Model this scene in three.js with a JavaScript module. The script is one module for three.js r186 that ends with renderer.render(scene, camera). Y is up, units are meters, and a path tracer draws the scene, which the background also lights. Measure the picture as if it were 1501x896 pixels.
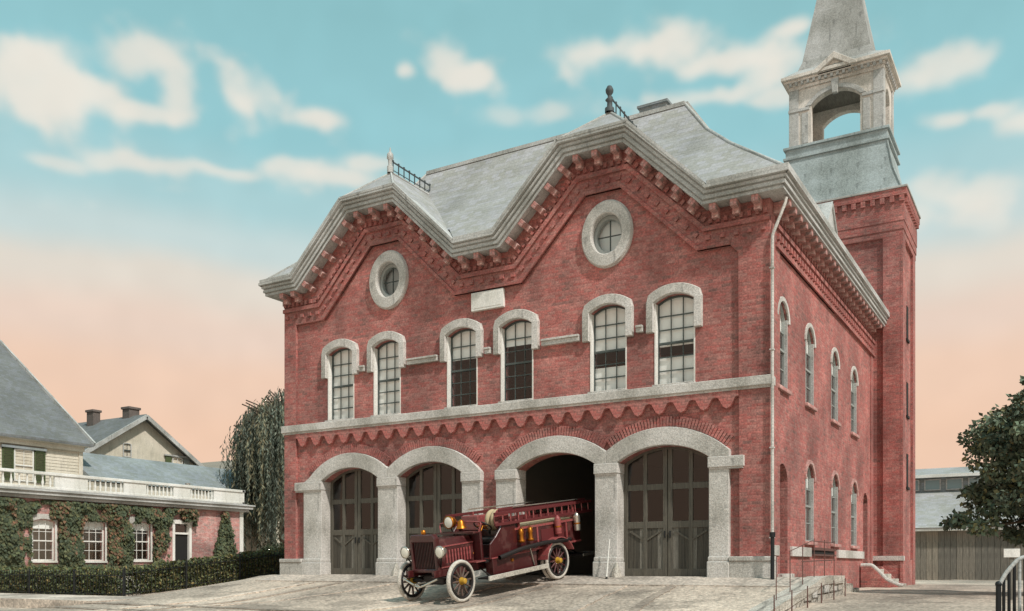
import * as THREE from 'three';
import { mergeGeometries } from 'three/addons/utils/BufferGeometryUtils.js';
import { RoundedBoxGeometry } from 'three/addons/geometries/RoundedBoxGeometry.js';

// ---------------------------------------------------------------- camera, sky, sun, exposure
const scene = new THREE.Scene();
const FOCAL = 1342 / 1501;                                   // focal length in picture widths
const ASPECT = 1501 / 896;
const camera = new THREE.PerspectiveCamera(2 * Math.atan(0.5 / ASPECT / FOCAL) * 180 / Math.PI, ASPECT, 0.1, 3000);
camera.position.set(6.11, 0.3, 22.56);
camera.rotation.set(0, 0.5393, 0);                            // level camera; the lens is shifted up instead
camera.setViewOffset(1501, 896, 0, 448 - 830, 1501, 896);
scene.add(camera);

const renderer = new THREE.WebGLRenderer({ antialias: true });
renderer.setSize(1024, 611);
renderer.toneMapping = THREE.LinearToneMapping;
renderer.toneMappingExposure = 1.0;
renderer.shadowMap.enabled = true;

const sun = new THREE.DirectionalLight(new THREE.Color(1.0, 0.94, 0.86), 3.5);
sun.position.set(-8 + 40 * 0.74, 40 * 0.92, -4 + 40 * 0.32);
sun.target.position.set(-8, 0, -4);
sun.castShadow = true;
sun.shadow.radius = 5;
sun.shadow.mapSize.set(4096, 4096);
Object.assign(sun.shadow.camera, { left: -50, right: 50, top: 40, bottom: -40, near: 1, far: 140 });
scene.add(sun, sun.target);

// seeded random and noise
let seed = 20231;
const rnd = () => { seed = (seed * 1664525 + 1013904223) >>> 0; return seed / 4294967296; };
const rr = (a, b) => a + (b - a) * rnd();
const hash = (x, y, s) => { let h = (x * 374761393 + y * 668265263 + s * 974634521) | 0; h = Math.imul(h ^ (h >>> 13), 1274126177); h ^= h >>> 16; return (h >>> 0) / 4294967296; };
const sm = t => t * t * (3 - 2 * t);
const clamp = (v, a, b) => Math.min(b, Math.max(a, v));
const step = (a, b, x) => sm(clamp((x - a) / (b - a), 0, 1));
const mix = (a, b, t) => a + (b - a) * t;
const RND = Float32Array.from({ length: 4096 }, (_, i) => hash(i, 7, 1)), PERM = Int32Array.from({ length: 4096 }, (_, i) => Math.floor(hash(i, 3, 2) * 4096));
function vnoise(x, y, per, s) {                               // value noise, repeats every per cells
  const xi = Math.floor(x), yi = Math.floor(y), tx = x - xi, ty = y - yi, fx = tx * tx * (3 - 2 * tx), fy = ty * ty * (3 - 2 * ty);
  let x0 = xi % per, y0 = yi % per; if (x0 < 0) x0 += per; if (y0 < 0) y0 += per;
  const x1 = x0 + 1 === per ? 0 : x0 + 1, y1 = y0 + 1 === per ? 0 : y0 + 1, r0 = PERM[(y0 + s * 37) & 4095], r1 = PERM[(y1 + s * 37) & 4095];
  const a = RND[(x0 + r0) & 4095], b = RND[(x1 + r0) & 4095], c = RND[(x0 + r1) & 4095], d = RND[(x1 + r1) & 4095], t = a + (b - a) * fx;
  return t + (c + (d - c) * fx - t) * fy;
}
function fbm(u, v, per, oct, s) { let t = 0, a = 0.5, n = 0; for (let i = 0; i < oct; i++) { t += a * vnoise(u * per, v * per, per, s + i); n += a; a *= 0.5; per *= 2; } return t / n; }
const lin = c => { c /= 255; return c <= 0.04045 ? c / 12.92 : Math.pow((c + 0.055) / 1.055, 2.4); };

// the sky: teal overhead, cream, then peach towards the horizon, with small cream clouds [azimuth, elevation, half sizes, strength]
{
  const W = 2048, H = 1024, data = new Float32Array(W * H * 4);
  const ramp = [[-90, 222, 178, 150], [0, 240, 202, 176], [8, 240, 203, 177], [11.5, 239, 206, 183], [14.5, 234, 211, 195], [17.2, 226, 218, 206], [19.2, 200, 217, 216], [21.5, 172, 209, 213], [25, 150, 201, 208], [31, 142, 193, 199], [45, 136, 188, 196], [90, 130, 184, 194]].map(r => [r[0], lin(r[1]), lin(r[2]), lin(r[3])]);
  const clouds = [[-148.8, 24.9, 2.5, 1.6, 1], [-149.4, 25.8, 1.5, 0.8, 1], [-147.4, 24.1, 1.0, 0.8, 0.8], [-142.6, 27.0, 2.6, 0.7, 0.9], [-140.8, 26.1, 1.1, 1.4, 0.9], [-145.3, 25.0, 1.9, 0.7, 1], [-142.3, 24.7, 1.7, 0.4, 0.9], [-137.7, 26.0, 1.1, 1.2, 1], [-136.0, 26.1, 1.2, 1.0, 0.5], [-132.9, 25.4, 1.1, 0.5, 1], [-124.9, 28.8, 1.1, 0.9, 0.9], [-123.4, 28.1, 1.4, 0.6, 1], [-127.4, 28.0, 0.7, 0.4, 0.9], [-147.1, 21.5, 1.7, 0.3, 0.7], [-143.9, 22.2, 2.0, 0.4, 0.8], [-141.0, 22.2, 1.9, 0.4, 0.8], [-138.1, 22.2, 1.6, 0.3, 0.8], [-134.3, 22.9, 2.0, 0.4, 0.8], [-131.5, 22.6, 1.7, 0.4, 0.9], [-129.8, 23.4, 1.3, 0.3, 0.8], [-121.5, 26.2, 1.4, 0.5, 0.5], [-118.1, 26.3, 1.8, 0.6, 0.6], [-115.8, 29.3, 2.1, 0.6, 0.9], [-112.4, 28.9, 3.1, 0.9, 1], [-108.7, 28.3, 3.3, 0.6, 1], [-105.5, 27.5, 2.0, 0.5, 0.8], [-107.9, 26.7, 2.4, 0.6, 0.9], [-105.1, 26.0, 1.6, 0.4, 0.8], [-104.0, 29.3, 1.1, 0.4, 1], [-96.1, 26.1, 2.3, 0.7, 0.8], [-94.0, 26.2, 1.0, 0.6, 0.7], [-97.5, 25.6, 1.1, 0.6, 0.6], [-95.6, 23.6, 1.3, 0.6, 0.9], [-93.2, 23.7, 1.7, 0.4, 0.8], [-91.9, 22.9, 1.2, 0.6, 0.9], [-96.5, 20.5, 1.9, 0.7, 0.7], [-94.0, 19.7, 2.0, 0.8, 0.8], [-97.2, 19.2, 1.3, 0.7, 0.6], [-94.2, 18.7, 1.9, 0.6, 0.6]];
  for (let i = 0; i < 190; i++) {                             // the same kind of clouds all round the rest of the sky
    const az = rr(-180, 180), el = 18 + 40 * rnd() * rnd();
    if (el > 50) continue;
    if (az > -158 && az < -86 && el < 38) continue;
    const n = 2 + Math.floor(rnd() * 3);
    for (let k = 0; k < n; k++) clouds.push([az + rr(-3, 3), el + rr(-0.8, 0.8), rr(1, 3), rr(0.4, 1.1), rr(0.6, 1)]);
  }
  const cover = new Float32Array(W * H);
  for (const [az, el, ra, re, s] of clouds) {
    const cx = (az / 360 + 0.5) * W, cy = (el / 180 + 0.5) * H, rx = ra / 360 * W * 1.12, ry = re / 180 * H * 1.18;
    for (let y = Math.floor(cy - 3.2 * ry); y <= cy + 3.2 * ry; y++) for (let x = Math.floor(cx - 3.2 * rx); x <= cx + 3.2 * rx; x++) {
      if (y < 0 || y >= H) continue;
      const xx = ((x % W) + W) % W;
      if (((x - cx) / rx) ** 2 + ((y - cy) / ry) ** 2 > 9.5) continue;
      const wx = (fbm(xx / W * 3, y / W * 3, 48, 3, 11) - 0.5) * rx * 1.3, wy = (fbm(xx / W * 3, y / W * 3, 48, 3, 17) - 0.5) * ry * 1.6;
      const d = ((x + wx - cx) / rx) ** 2 + ((y + wy - cy) / ry) ** 2;
      const c = s * 0.93 * step(0.16, 1.0, Math.exp(-d * 0.8) + (fbm(xx / W, y / W * 1.6, 120, 5, 37) - 0.5) * 1.15 * Math.min(1, d + 0.35));
      cover[y * W + xx] = 1 - (1 - cover[y * W + xx]) * (1 - c);
    }
  }
  const cc = [lin(238), lin(231), lin(219)];
  for (let y = 0; y < H; y++) {
    const el = (y + 0.5) / H * 180 - 90;
    for (let x = 0; x < W; x++) {
      const e = el + (el > 6 && el < 40 ? (fbm(x / W, y / W, 24, 4, 5) - 0.5) * 3.2 : 0);
      let k = 0; while (k < ramp.length - 2 && e > ramp[k + 1][0]) k++;
      const t = sm(clamp((e - ramp[k][0]) / (ramp[k + 1][0] - ramp[k][0]), 0, 1)), c = cover[y * W + x] * 0.93, o = (y * W + x) * 4;
      const g = el < 0 ? 1 : 1 + (fbm(x / W, y / W, 200, 2, 29) - 0.5) * 0.07;
      for (let j = 0; j < 3; j++) data[o + j] = mix(mix(ramp[k][j + 1], ramp[k + 1][j + 1], t), cc[j], c) * g;
      data[o + 3] = 1;
    }
  }
  const sky = new THREE.DataTexture(data, W, H, THREE.RGBAFormat, THREE.FloatType);
  sky.mapping = THREE.EquirectangularReflectionMapping; sky.magFilter = sky.minFilter = THREE.LinearFilter; sky.colorSpace = THREE.LinearSRGBColorSpace; sky.needsUpdate = true;
  scene.background = sky; scene.environment = sky;
}

// ---------------------------------------------------------------- materials
function tex(N, metres, fn, srgb = true) {
  const d = new Uint8Array(N * N * 4), c = [0, 0, 0];
  for (let y = 0; y < N; y++) for (let x = 0; x < N; x++) { fn(x / N, y / N, c); const o = (y * N + x) * 4; d[o] = clamp(c[0], 0, 255); d[o + 1] = clamp(c[1], 0, 255); d[o + 2] = clamp(c[2], 0, 255); d[o + 3] = 255; }
  const t = new THREE.DataTexture(d, N, N); t.wrapS = t.wrapT = THREE.RepeatWrapping; t.magFilter = THREE.LinearFilter; t.minFilter = THREE.LinearMipmapLinearFilter; t.generateMipmaps = true;
  if (srgb) t.colorSpace = THREE.SRGBColorSpace; t.repeat.set(1 / metres, 1 / metres); t.needsUpdate = true; return t;
}
// brick: running bond, 76 mm courses, on a 7.3 m tile
const BR = 7.296, NC = 96, NB = 32;
function brickAt(u, v) { const row = Math.floor(v * NC), fv = v * NC - row, uu = u * NB + (row % 2) * 0.5, col = Math.floor(uu), fu = uu - col; const m = Math.min(Math.min(fv, 1 - fv) * 0.076, Math.min(fu, 1 - fu) * 0.228); return [row, ((col % NB) + NB) % NB, m]; }
const brickMap = (r, g, b, s) => tex(2048, BR, (u, v, c) => {
  const [row, col, m] = brickAt(u, v), h = hash(row, col, s), h2 = hash(row, col, s + 1), soot = fbm(u, v, 6, 4, s + 3), f = fbm(u, v, 256, 2, s + 7);
  let k = 0.95 + 0.1 * h + (f - 0.5) * 0.42; k *= 0.7 + 0.55 * soot + 0.12 * (fbm(u * 4, v * 0.5, 12, 3, s + 50) - 0.5); if (h2 > 0.95) k *= 0.85;
  const j = 1 - step(0.003, 0.0075, m);
  c[0] = mix(r * k, 168 * (0.7 + 0.4 * soot), j * 0.42); c[1] = mix(g * k * (0.9 + 0.2 * h2), 128 * (0.7 + 0.4 * soot), j * 0.42); c[2] = mix(b * k * (0.9 + 0.2 * h2), 120 * (0.7 + 0.4 * soot), j * 0.42);
});
const brickBump = tex(2048, BR, (u, v, c) => { const [row, col, m] = brickAt(u, v); const h = step(0.002, 0.008, m) * (0.75 + 0.25 * hash(row, col, 9)) + (fbm(u, v, 200, 2, 4) - 0.5) * 0.3; c[0] = c[1] = c[2] = h * 200 + 20; }, false);
const stoneMap = (r, g, b, s, amp = 1) => tex(1024, 3, (u, v, c) => { const a = fbm(u, v, 4, 5, s), f = fbm(u, v, 128, 2, s + 9), st = fbm(u * 3, v * 0.5, 8, 4, s + 20); const k = 1 + amp * ((a - 0.5) * 0.4 + (f - 0.5) * 0.34 + Math.min(0, st - 0.42) * 0.7); c[0] = r * k; c[1] = g * k; c[2] = b * k * (0.98 + 0.04 * a); });
const grainBump = tex(512, 1.5, (u, v, c) => { const f = fbm(u, v, 64, 3, 77); c[0] = c[1] = c[2] = f * 255; }, false);
const slateMap = (r, g, b, s) => tex(1024, 4, (u, v, c) => {
  const row = Math.floor(v * 20), fv = v * 20 - row, uu = u * 16 + (row % 2) * 0.5, col = Math.floor(uu) % 16, fu = uu - Math.floor(uu), h = hash(row, col, s);
  let k = 0.95 + 0.09 * h + (fbm(u, v, 128, 2, s + 2) - 0.5) * 0.22 + (fbm(u, v, 3, 4, s + 4) - 0.5) * 0.2; if (fv < 0.06) k *= 0.88; if (fu < 0.03) k *= 0.92;
  c[0] = r * k; c[1] = g * k; c[2] = b * k * (0.97 + 0.06 * h);
});
const slateBump = tex(512, 4, (u, v, c) => { const fv = v * 20 - Math.floor(v * 20); c[0] = c[1] = c[2] = 230 - fv * 160 + (hash(Math.floor(v * 20), Math.floor(u * 16), 3) - 0.5) * 40; }, false);
const dirtMap = (r, g, b, s) => tex(1024, 14, (u, v, c) => {
  const a = fbm(u, v, 5, 6, s), f = fbm(u, v, 256, 2, s + 9), sp = vnoise(u * 700, v * 700, 700, s + 5), tr = fbm(u * 1, v * 1, 11, 4, s + 31);
  let k = 1 + (a - 0.5) * 0.55 + (f - 0.5) * 0.5; if (sp > 0.93) k *= 1.2; if (sp < 0.06) k *= 0.7; k *= 1 - 0.16 * step(0.55, 0.66, tr);
  c[0] = r * k; c[1] = g * k; c[2] = b * k;
});
const plankMap = (r, g, b, s) => tex(512, 1.6, (u, v, c) => { const gr = fbm(u * 5, v * 0.35, 16, 4, s), f = fbm(u * 4, v, 64, 2, s + 3); const k = 1 + (gr - 0.5) * 0.5 + (f - 0.5) * 0.25; c[0] = r * k; c[1] = g * k; c[2] = b * k; });
const std = (o) => new THREE.MeshStandardMaterial(Object.assign({ roughness: 0.85, metalness: 0, side: THREE.DoubleSide }, o));
const M = {};
const brickTex = brickMap(163, 106, 100, 3), stoneTex = stoneMap(208, 205, 200, 5);
const tint = (r, g, b) => new THREE.Color().setRGB(r, g, b);
M.brick = std({ map: brickTex, bumpMap: brickBump, bumpScale: 0.006, roughness: 0.9 });
M.brick2 = std({ map: brickTex, color: tint(1.0, 0.97, 0.97), bumpMap: brickBump, bumpScale: 0.006, roughness: 0.9 });
M.brickPink = std({ map: brickMap(188, 146, 140, 61), bumpMap: brickBump, bumpScale: 0.006, roughness: 0.9 });
M.stone = std({ map: stoneTex, color: tint(0.8, 0.79, 0.78), bumpMap: grainBump, bumpScale: 0.006, roughness: 0.85 });
M.stoneRough = std({ map: stoneMap(176, 170, 160, 6, 1.5), bumpMap: grainBump, bumpScale: 0.02, roughness: 0.95 });
M.trim = std({ map: stoneTex, color: tint(0.68, 0.7, 0.71), roughness: 0.7 });
M.belfry = std({ map: stoneTex, color: tint(0.94, 0.9, 0.86), roughness: 0.75 });
M.slate = std({ map: slateMap(158, 157, 155, 3), bumpMap: slateBump, bumpScale: 0.006, roughness: 0.85 });
M.slateBlue = std({ map: slateMap(138, 144, 145, 13), bumpMap: slateBump, bumpScale: 0.006, roughness: 0.85 });
M.slateDark = std({ map: slateMap(112, 114, 114, 23), bumpMap: slateBump, bumpScale: 0.006, roughness: 0.9 });
const dirtTex = dirtMap(196, 182, 169, 3);
M.sheetMetal = std({ map: stoneTex, color: tint(0.52, 0.62, 0.66), roughness: 0.75 });
M.spire = std({ map: stoneTex, color: tint(0.58, 0.6, 0.61), roughness: 0.8 });
M.dirt = std({ map: dirtTex, color: tint(0.9, 0.88, 0.85), bumpMap: grainBump, bumpScale: 0.02, roughness: 0.97 });
M.concrete = std({ map: dirtTex, color: tint(0.84, 0.85, 0.86), bumpMap: grainBump, bumpScale: 0.006, roughness: 0.93 });
M.walk = std({ map: dirtTex, color: tint(1.0, 1.0, 1.0), bumpMap: grainBump, bumpScale: 0.006, roughness: 0.93 });
M.door = std({ map: plankMap(70, 66, 58, 5), roughness: 0.65 });
M.doorRail = std({ map: plankMap(88, 84, 75, 6), roughness: 0.6 });
M.wood = std({ map: plankMap(128, 122, 112, 7), roughness: 0.9 });
M.wood2 = std({ map: plankMap(112, 108, 100, 8), roughness: 0.9 });
M.wood3 = std({ map: plankMap(140, 132, 120, 9), roughness: 0.9 });
const paleTex = stoneMap(224, 222, 216, 9, 0.5);
M.white = std({ map: paleTex, roughness: 0.6 });
M.sash = std({ color: 0x9a9e9b, roughness: 0.55 });
M.sashDark = std({ color: 0x4a5250, roughness: 0.55 });
M.cream = std({ map: paleTex, color: tint(0.82, 0.76, 0.66), roughness: 0.8 });
M.blind = std({ color: 0xf0f2ee, roughness: 0.95 });
M.iron = std({ color: 0x26282a, roughness: 0.55, metalness: 0.4 });
M.crest = std({ color: 0x4c5254, roughness: 0.7, metalness: 0.2 });
M.ironBrown = std({ color: 0x6a4a44, roughness: 0.7, metalness: 0.2 });
M.dark = std({ color: 0x1c1b1a, roughness: 0.9 });
M.lining = std({ color: 0x6b5f52, roughness: 0.9 });
M.plaster = std({ color: 0x8a857c, roughness: 0.95 });
M.soot = std({ map: stoneTex, color: tint(0.2, 0.17, 0.16), roughness: 0.95 });
M.shutter = std({ color: 0x4f5a38, roughness: 0.7 });
M.glass = new THREE.MeshPhysicalMaterial({ color: 0xffffff, transmission: 1, thickness: 0, roughness: 0.03, ior: 1.52, side: THREE.DoubleSide });
M.bark = std({ map: plankMap(84, 72, 60, 15), roughness: 0.95 });
const leafMat = () => new THREE.MeshStandardMaterial({ vertexColors: true, roughness: 0.72, side: THREE.DoubleSide });
M.leaf = leafMat();

// ---------------------------------------------------------------- geometry helpers
const V3 = (x, y, z) => new THREE.Vector3(x, y, z);
function uvMetres(g) {                                        // flat texture coordinates in metres, upright on walls and along the slope on roofs
  if (g.index) g = g.toNonIndexed();
  for (const k of Object.keys(g.attributes)) if (!['position', 'normal', 'color'].includes(k)) g.deleteAttribute(k);
  if (!g.attributes.normal) g.computeVertexNormals();
  const p = g.attributes.position, uv = new Float32Array(p.count * 2), a = V3(), b = V3(), c = V3(), n = V3(), u = V3(), v = V3(), up = V3(0, 1, 0);
  for (let i = 0; i < p.count; i += 3) {
    a.fromBufferAttribute(p, i); b.fromBufferAttribute(p, i + 1); c.fromBufferAttribute(p, i + 2);
    n.copy(b).sub(a).cross(v.copy(c).sub(a)).normalize();
    if (Math.abs(n.y) > 0.95) { u.set(1, 0, 0); v.set(0, 0, 1); } else { u.crossVectors(up, n).normalize(); if (Math.abs(u.x) > Math.abs(u.z) ? u.x < 0 : u.z < 0) u.negate(); v.crossVectors(n, u).normalize(); if (v.y < 0) v.negate(); }
    [a, b, c].forEach((q, k) => { uv[(i + k) * 2] = q.dot(u); uv[(i + k) * 2 + 1] = q.dot(v); });
  }
  g.setAttribute('uv', new THREE.BufferAttribute(uv, 2)); return g;
}
const join = (gs) => { gs = (Array.isArray(gs) ? gs : [gs]).map(uvMetres); return gs.length === 1 ? gs[0] : mergeGeometries(gs); };
const names = {};
function numbered(n) { const k = names[n] = (names[n] ?? -1) + 1; return k ? `${n}_${String(k).padStart(3, '0')}` : n; }
function obj(name, gs, mat, parent = scene) {
  const m = new THREE.Mesh(join(gs), mat); m.castShadow = m.receiveShadow = true;
  m.name = parent === scene ? numbered(name) : name; parent.add(m); return m;
}
function piece(name, geo, mat, parent, x = 0, y = 0, z = 0, rx = 0, ry = 0, rz = 0) {   // geo is shared, already through join()
  const m = new THREE.Mesh(geo, mat); m.name = name; m.castShadow = m.receiveShadow = true; m.position.set(x, y, z); m.rotation.set(rx, ry, rz); parent.add(m); return m;
}
function tag(o, label, category, group, kind) { o.userData = { label, category }; if (group) o.userData.group = group; if (kind) o.userData.kind = kind; return o; }
function struct(o, label, category) { o.userData = { kind: 'structure', label, category }; return o; }
function thing(name, label, category, x = 0, y = 0, z = 0, group) { const g = new THREE.Group(); g.name = numbered(name); g.position.set(x, y, z); scene.add(g); return tag(g, label, category, group); }
function sub(name, parent, x = 0, y = 0, z = 0, ry = 0) { const g = new THREE.Group(); g.name = name; g.position.set(x, y, z); g.rotation.y = ry; parent.add(g); return g; }
const B = (w, h, d, x = 0, y = 0, z = 0, r = 0) => (r ? new RoundedBoxGeometry(w, h, d, 1, r) : new THREE.BoxGeometry(w, h, d)).translate(x, y, z);
const BB = (x0, x1, y0, y1, z0, z1, r = 0) => B(x1 - x0, y1 - y0, z1 - z0, (x0 + x1) / 2, (y0 + y1) / 2, (z0 + z1) / 2, r);
const cyl = (r0, r1, h, x, y, z, n = 12) => new THREE.CylinderGeometry(r1, r0, h, n).translate(x, y, z);
function bar(a, b, r, n = 6, r2 = r) { const d = V3().subVectors(b, a), g = new THREE.CylinderGeometry(r2, r, d.length(), n); g.applyQuaternion(new THREE.Quaternion().setFromUnitVectors(V3(0, 1, 0), d.clone().normalize())); const m = V3().addVectors(a, b).multiplyScalar(0.5); return g.translate(m.x, m.y, m.z); }
function beam(a, b, w, h) { const d = V3().subVectors(b, a), m = new THREE.Matrix4(), z = d.clone().normalize(), x = V3().crossVectors(V3(0, 1, 0), z); if (x.length() < 1e-4) x.set(1, 0, 0); x.normalize(); const y = V3().crossVectors(z, x); m.makeBasis(x, y, z).setPosition((a.x + b.x) / 2, (a.y + b.y) / 2, (a.z + b.z) / 2); return new THREE.BoxGeometry(w, h, d.length()).applyMatrix4(m); }
const tube = (pts, r, seg = 24, n = 8) => new THREE.TubeGeometry(new THREE.CatmullRomCurve3(pts.map(p => V3(...p)), false, 'catmullrom', 0.2), seg, r, n);
const lathe = (pts, n = 16) => new THREE.LatheGeometry(pts.map(p => new THREE.Vector2(p[0], p[1])), n);
const shapeOf = (pts) => new THREE.Shape(pts.map(p => new THREE.Vector2(p[0], p[1])));
const pathOf = (pts) => new THREE.Path(pts.map(p => new THREE.Vector2(p[0], p[1])));
function ext(shape, z0, z1, bev = 0) { const b = bev; return new THREE.ExtrudeGeometry(shape, { depth: z1 - z0 - 2 * b, bevelEnabled: b > 0, bevelThickness: b, bevelSize: b, bevelOffset: -b, bevelSegments: 1, curveSegments: 20 }).translate(0, 0, z0 + b); }
function poly(pts) { const p = []; for (let i = 1; i < pts.length - 1; i++) p.push(...pts[0], ...pts[i], ...pts[i + 1]); const g = new THREE.BufferGeometry(); g.setAttribute('position', new THREE.Float32BufferAttribute(p, 3)); g.computeVertexNormals(); return g; }
function skin(secs, caps = true) {                            // solid through a row of equal polygons
  const p = [], q = (a, b, c, d) => p.push(...a, ...b, ...c, ...a, ...c, ...d), n = secs[0].length;
  for (let i = 0; i + 1 < secs.length; i++) for (let k = 0; k < n; k++) q(secs[i][k], secs[i][(k + 1) % n], secs[i + 1][(k + 1) % n], secs[i + 1][k]);
  const g = new THREE.BufferGeometry(); g.setAttribute('position', new THREE.Float32BufferAttribute(p, 3)); g.computeVertexNormals();
  if (!caps) return g;
  const cap = s => { const c = s.reduce((t, v) => [t[0] + v[0] / n, t[1] + v[1] / n, t[2] + v[2] / n], [0, 0, 0]); const r = []; for (let k = 0; k < n; k++) r.push(...c, ...s[k], ...s[(k + 1) % n]); const h = new THREE.BufferGeometry(); h.setAttribute('position', new THREE.Float32BufferAttribute(r, 3)); h.computeVertexNormals(); return h; };
  return mergeGeometries([g, cap(secs[0]), cap(secs[secs.length - 1])]);
}
function arcPts(cx, halfW, ySpring, rise, n = 14) {           // segmental arch from right to left
  const R = (halfW * halfW + rise * rise) / (2 * rise), cy = ySpring + rise - R, a = Math.asin(Math.min(1, halfW / R)), o = [];
  const t0 = rise > halfW - 1e-6 ? Math.PI / 2 : a;
  for (let i = 0; i <= n; i++) { const t = t0 - 2 * t0 * i / n; o.push([cx + R * Math.sin(t), cy + R * Math.cos(t)]); } return o;
}
class Leaves {
  constructor() { this.p = []; this.n = []; this.c = []; }
  add(x, y, z, len, wid, dir, side, col) {                    // a folded leaf: base, two sides, tip
    const q = V3().crossVectors(dir, side).normalize(), w = wid / 2, f = wid * 0.18;
    const a = [x, y, z], t = [x + dir.x * len, y + dir.y * len, z + dir.z * len], m = [x + dir.x * len * 0.45, y + dir.y * len * 0.45, z + dir.z * len * 0.45];
    const l = [m[0] - side.x * w + q.x * f, m[1] - side.y * w + q.y * f, m[2] - side.z * w + q.z * f], r = [m[0] + side.x * w + q.x * f, m[1] + side.y * w + q.y * f, m[2] + side.z * w + q.z * f];
    this.p.push(...a, ...l, ...t, ...a, ...t, ...r);
    for (let i = 0; i < 6; i++) { this.n.push(q.x, q.y, q.z); this.c.push(col[0], col[1], col[2]); }
  }
  random(x, y, z, s, col, droop = 0.2) { const d = V3(rr(-1, 1), rr(-1, 1) - droop, rr(-1, 1)).normalize(), e = V3(rr(-1, 1), rr(-1, 1), rr(-1, 1)).cross(d).normalize(); this.add(x, y, z, s, s * 0.62, d, e, col); }
  mesh(name, parent) { const g = new THREE.BufferGeometry(); g.setAttribute('position', new THREE.Float32BufferAttribute(this.p, 3)); g.setAttribute('normal', new THREE.Float32BufferAttribute(this.n, 3)); g.setAttribute('color', new THREE.Float32BufferAttribute(this.c, 3)); const m = new THREE.Mesh(g, M.leaf); m.name = parent === scene ? numbered(name) : name; m.castShadow = m.receiveShadow = true; parent.add(m); return m; }
}
const green = (r, g, b, amp = 0.35) => { const k = 1 + (rnd() - 0.5) * 2 * amp, w = rnd() * 0.25; return [r * k * (1 + w), g * k, b * k * (1 - w * 0.4)]; };

// ---------------------------------------------------------------- ground
function H(x, z) {
  const pts = [[-400, 0], [0, 0], [0.7, -0.13], [5, -0.66], [8, -0.85], [14, -1.05], [26, -1.2], [900, -1.2]];
  const tab = (t, s) => { for (let i = 0; i + 1 < t.length; i++) if (s <= t[i + 1][0]) return mix(t[i][1], t[i + 1][1], (s - t[i][0]) / (t[i + 1][0] - t[i][0])); return t[t.length - 1][1]; };
  const front = tab(pts, z);
  const terr = z < -2.5 ? -0.46 * step(-2.5, -5.5, z) : front;
  const right = tab([[-400, -0.47], [-3, -0.44], [2.9, -0.62], [6, -0.78], [14, -1.05], [26, -1.2], [900, -1.2]], z);
  const left = clamp(-0.46 - 0.1 * z, -1.2, 0.06);
  let y = x > 1.1 ? right : terr;
  if (x < -17) y = mix(front, left, step(-17, -20, x));
  if (z > 6) y = mix(y, tab(pts, z), step(6, 9, z));
  return y;
}
{
  const xs = [], zs = [];
  const fill = (a, l) => { for (const [s, e, d] of l) for (let q = s; q < e - 1e-6; q += d) a.push(q); a.push(l[l.length - 1][1]); };
  fill(xs, [[-900, -80, 41], [-80, -40, 2], [-40, -16.2, 0.5], [-16.2, -0.1, 0.7], [-0.1, 1.08, 0.2], [1.08, 1.12, 0.04], [1.12, 12, 0.5], [12, 40, 2], [40, 900, 43]]);
  fill(zs, [[-900, -60, 42], [-60, -20, 2], [-20, -14, 0.5], [-14, -0.2, 0.4], [-0.2, 9, 0.25], [9, 30, 0.75], [30, 300, 27]]);
  const p = [], id = [], wob = (x, z) => (Math.abs(x) < 60 && Math.abs(z) < 60 ? (fbm((x + 80) / 40, (z + 80) / 40, 40, 3, 91) - 0.5) * 0.05 : 0);
  for (const z of zs) for (const x of xs) { const inside = x > -16.25 && x < -0.05 && z < -0.15 && z > -14.7; p.push(x, H(x, z) + (inside ? -0.3 : wob(x, z)) , z); }
  for (let j = 0; j + 1 < zs.length; j++) for (let i = 0; i + 1 < xs.length; i++) { const a = j * xs.length + i, b = a + 1, c = a + xs.length, d = c + 1; id.push(a, c, b, b, c, d); }
  const g = new THREE.BufferGeometry(); g.setAttribute('position', new THREE.Float32BufferAttribute(p, 3)); g.setIndex(id); g.computeVertexNormals();
  struct(obj('ground', g, M.dirt), 'pale dusty earth ground of the yard and street', 'ground');
}
function sheet(name, x0, x1, z0, z1, lift, mat, nx = 40, nz = 16) {
  const secs = []; for (let i = 0; i <= nx; i++) { const r = []; const x = mix(x0, x1, i / nx); for (let j = 0; j <= nz; j++) { const z = mix(z0, z1, j / nz); r.push([x, H(x, z) + lift, z]); } r.push([x, H(x, z1) - 0.25, z1]); r.push([x, H(x, z0) - 0.25, z0]); secs.push(r); }
  return obj(name, skin(secs), mat);
}
struct(sheet('apron', -16.4, 1.04, 0.02, 1.25, 0.035, M.concrete, 36, 6), 'smooth concrete apron along the foot of the fire station', 'apron');
{ // the sidewalk slopes evenly in front of the hedge
  const secs = []; for (let i = 0; i <= 40; i++) { const x = mix(-70, -18.5, i / 40); secs.push([[x, -0.70, 3.15], [x, -0.74, 5.6], [x, -1.3, 5.6], [x, -1.3, 3.15]]); }
  struct(obj('sidewalk', skin(secs), M.walk), 'pale sidewalk in front of the clipped hedge', 'sidewalk');
}

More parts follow.
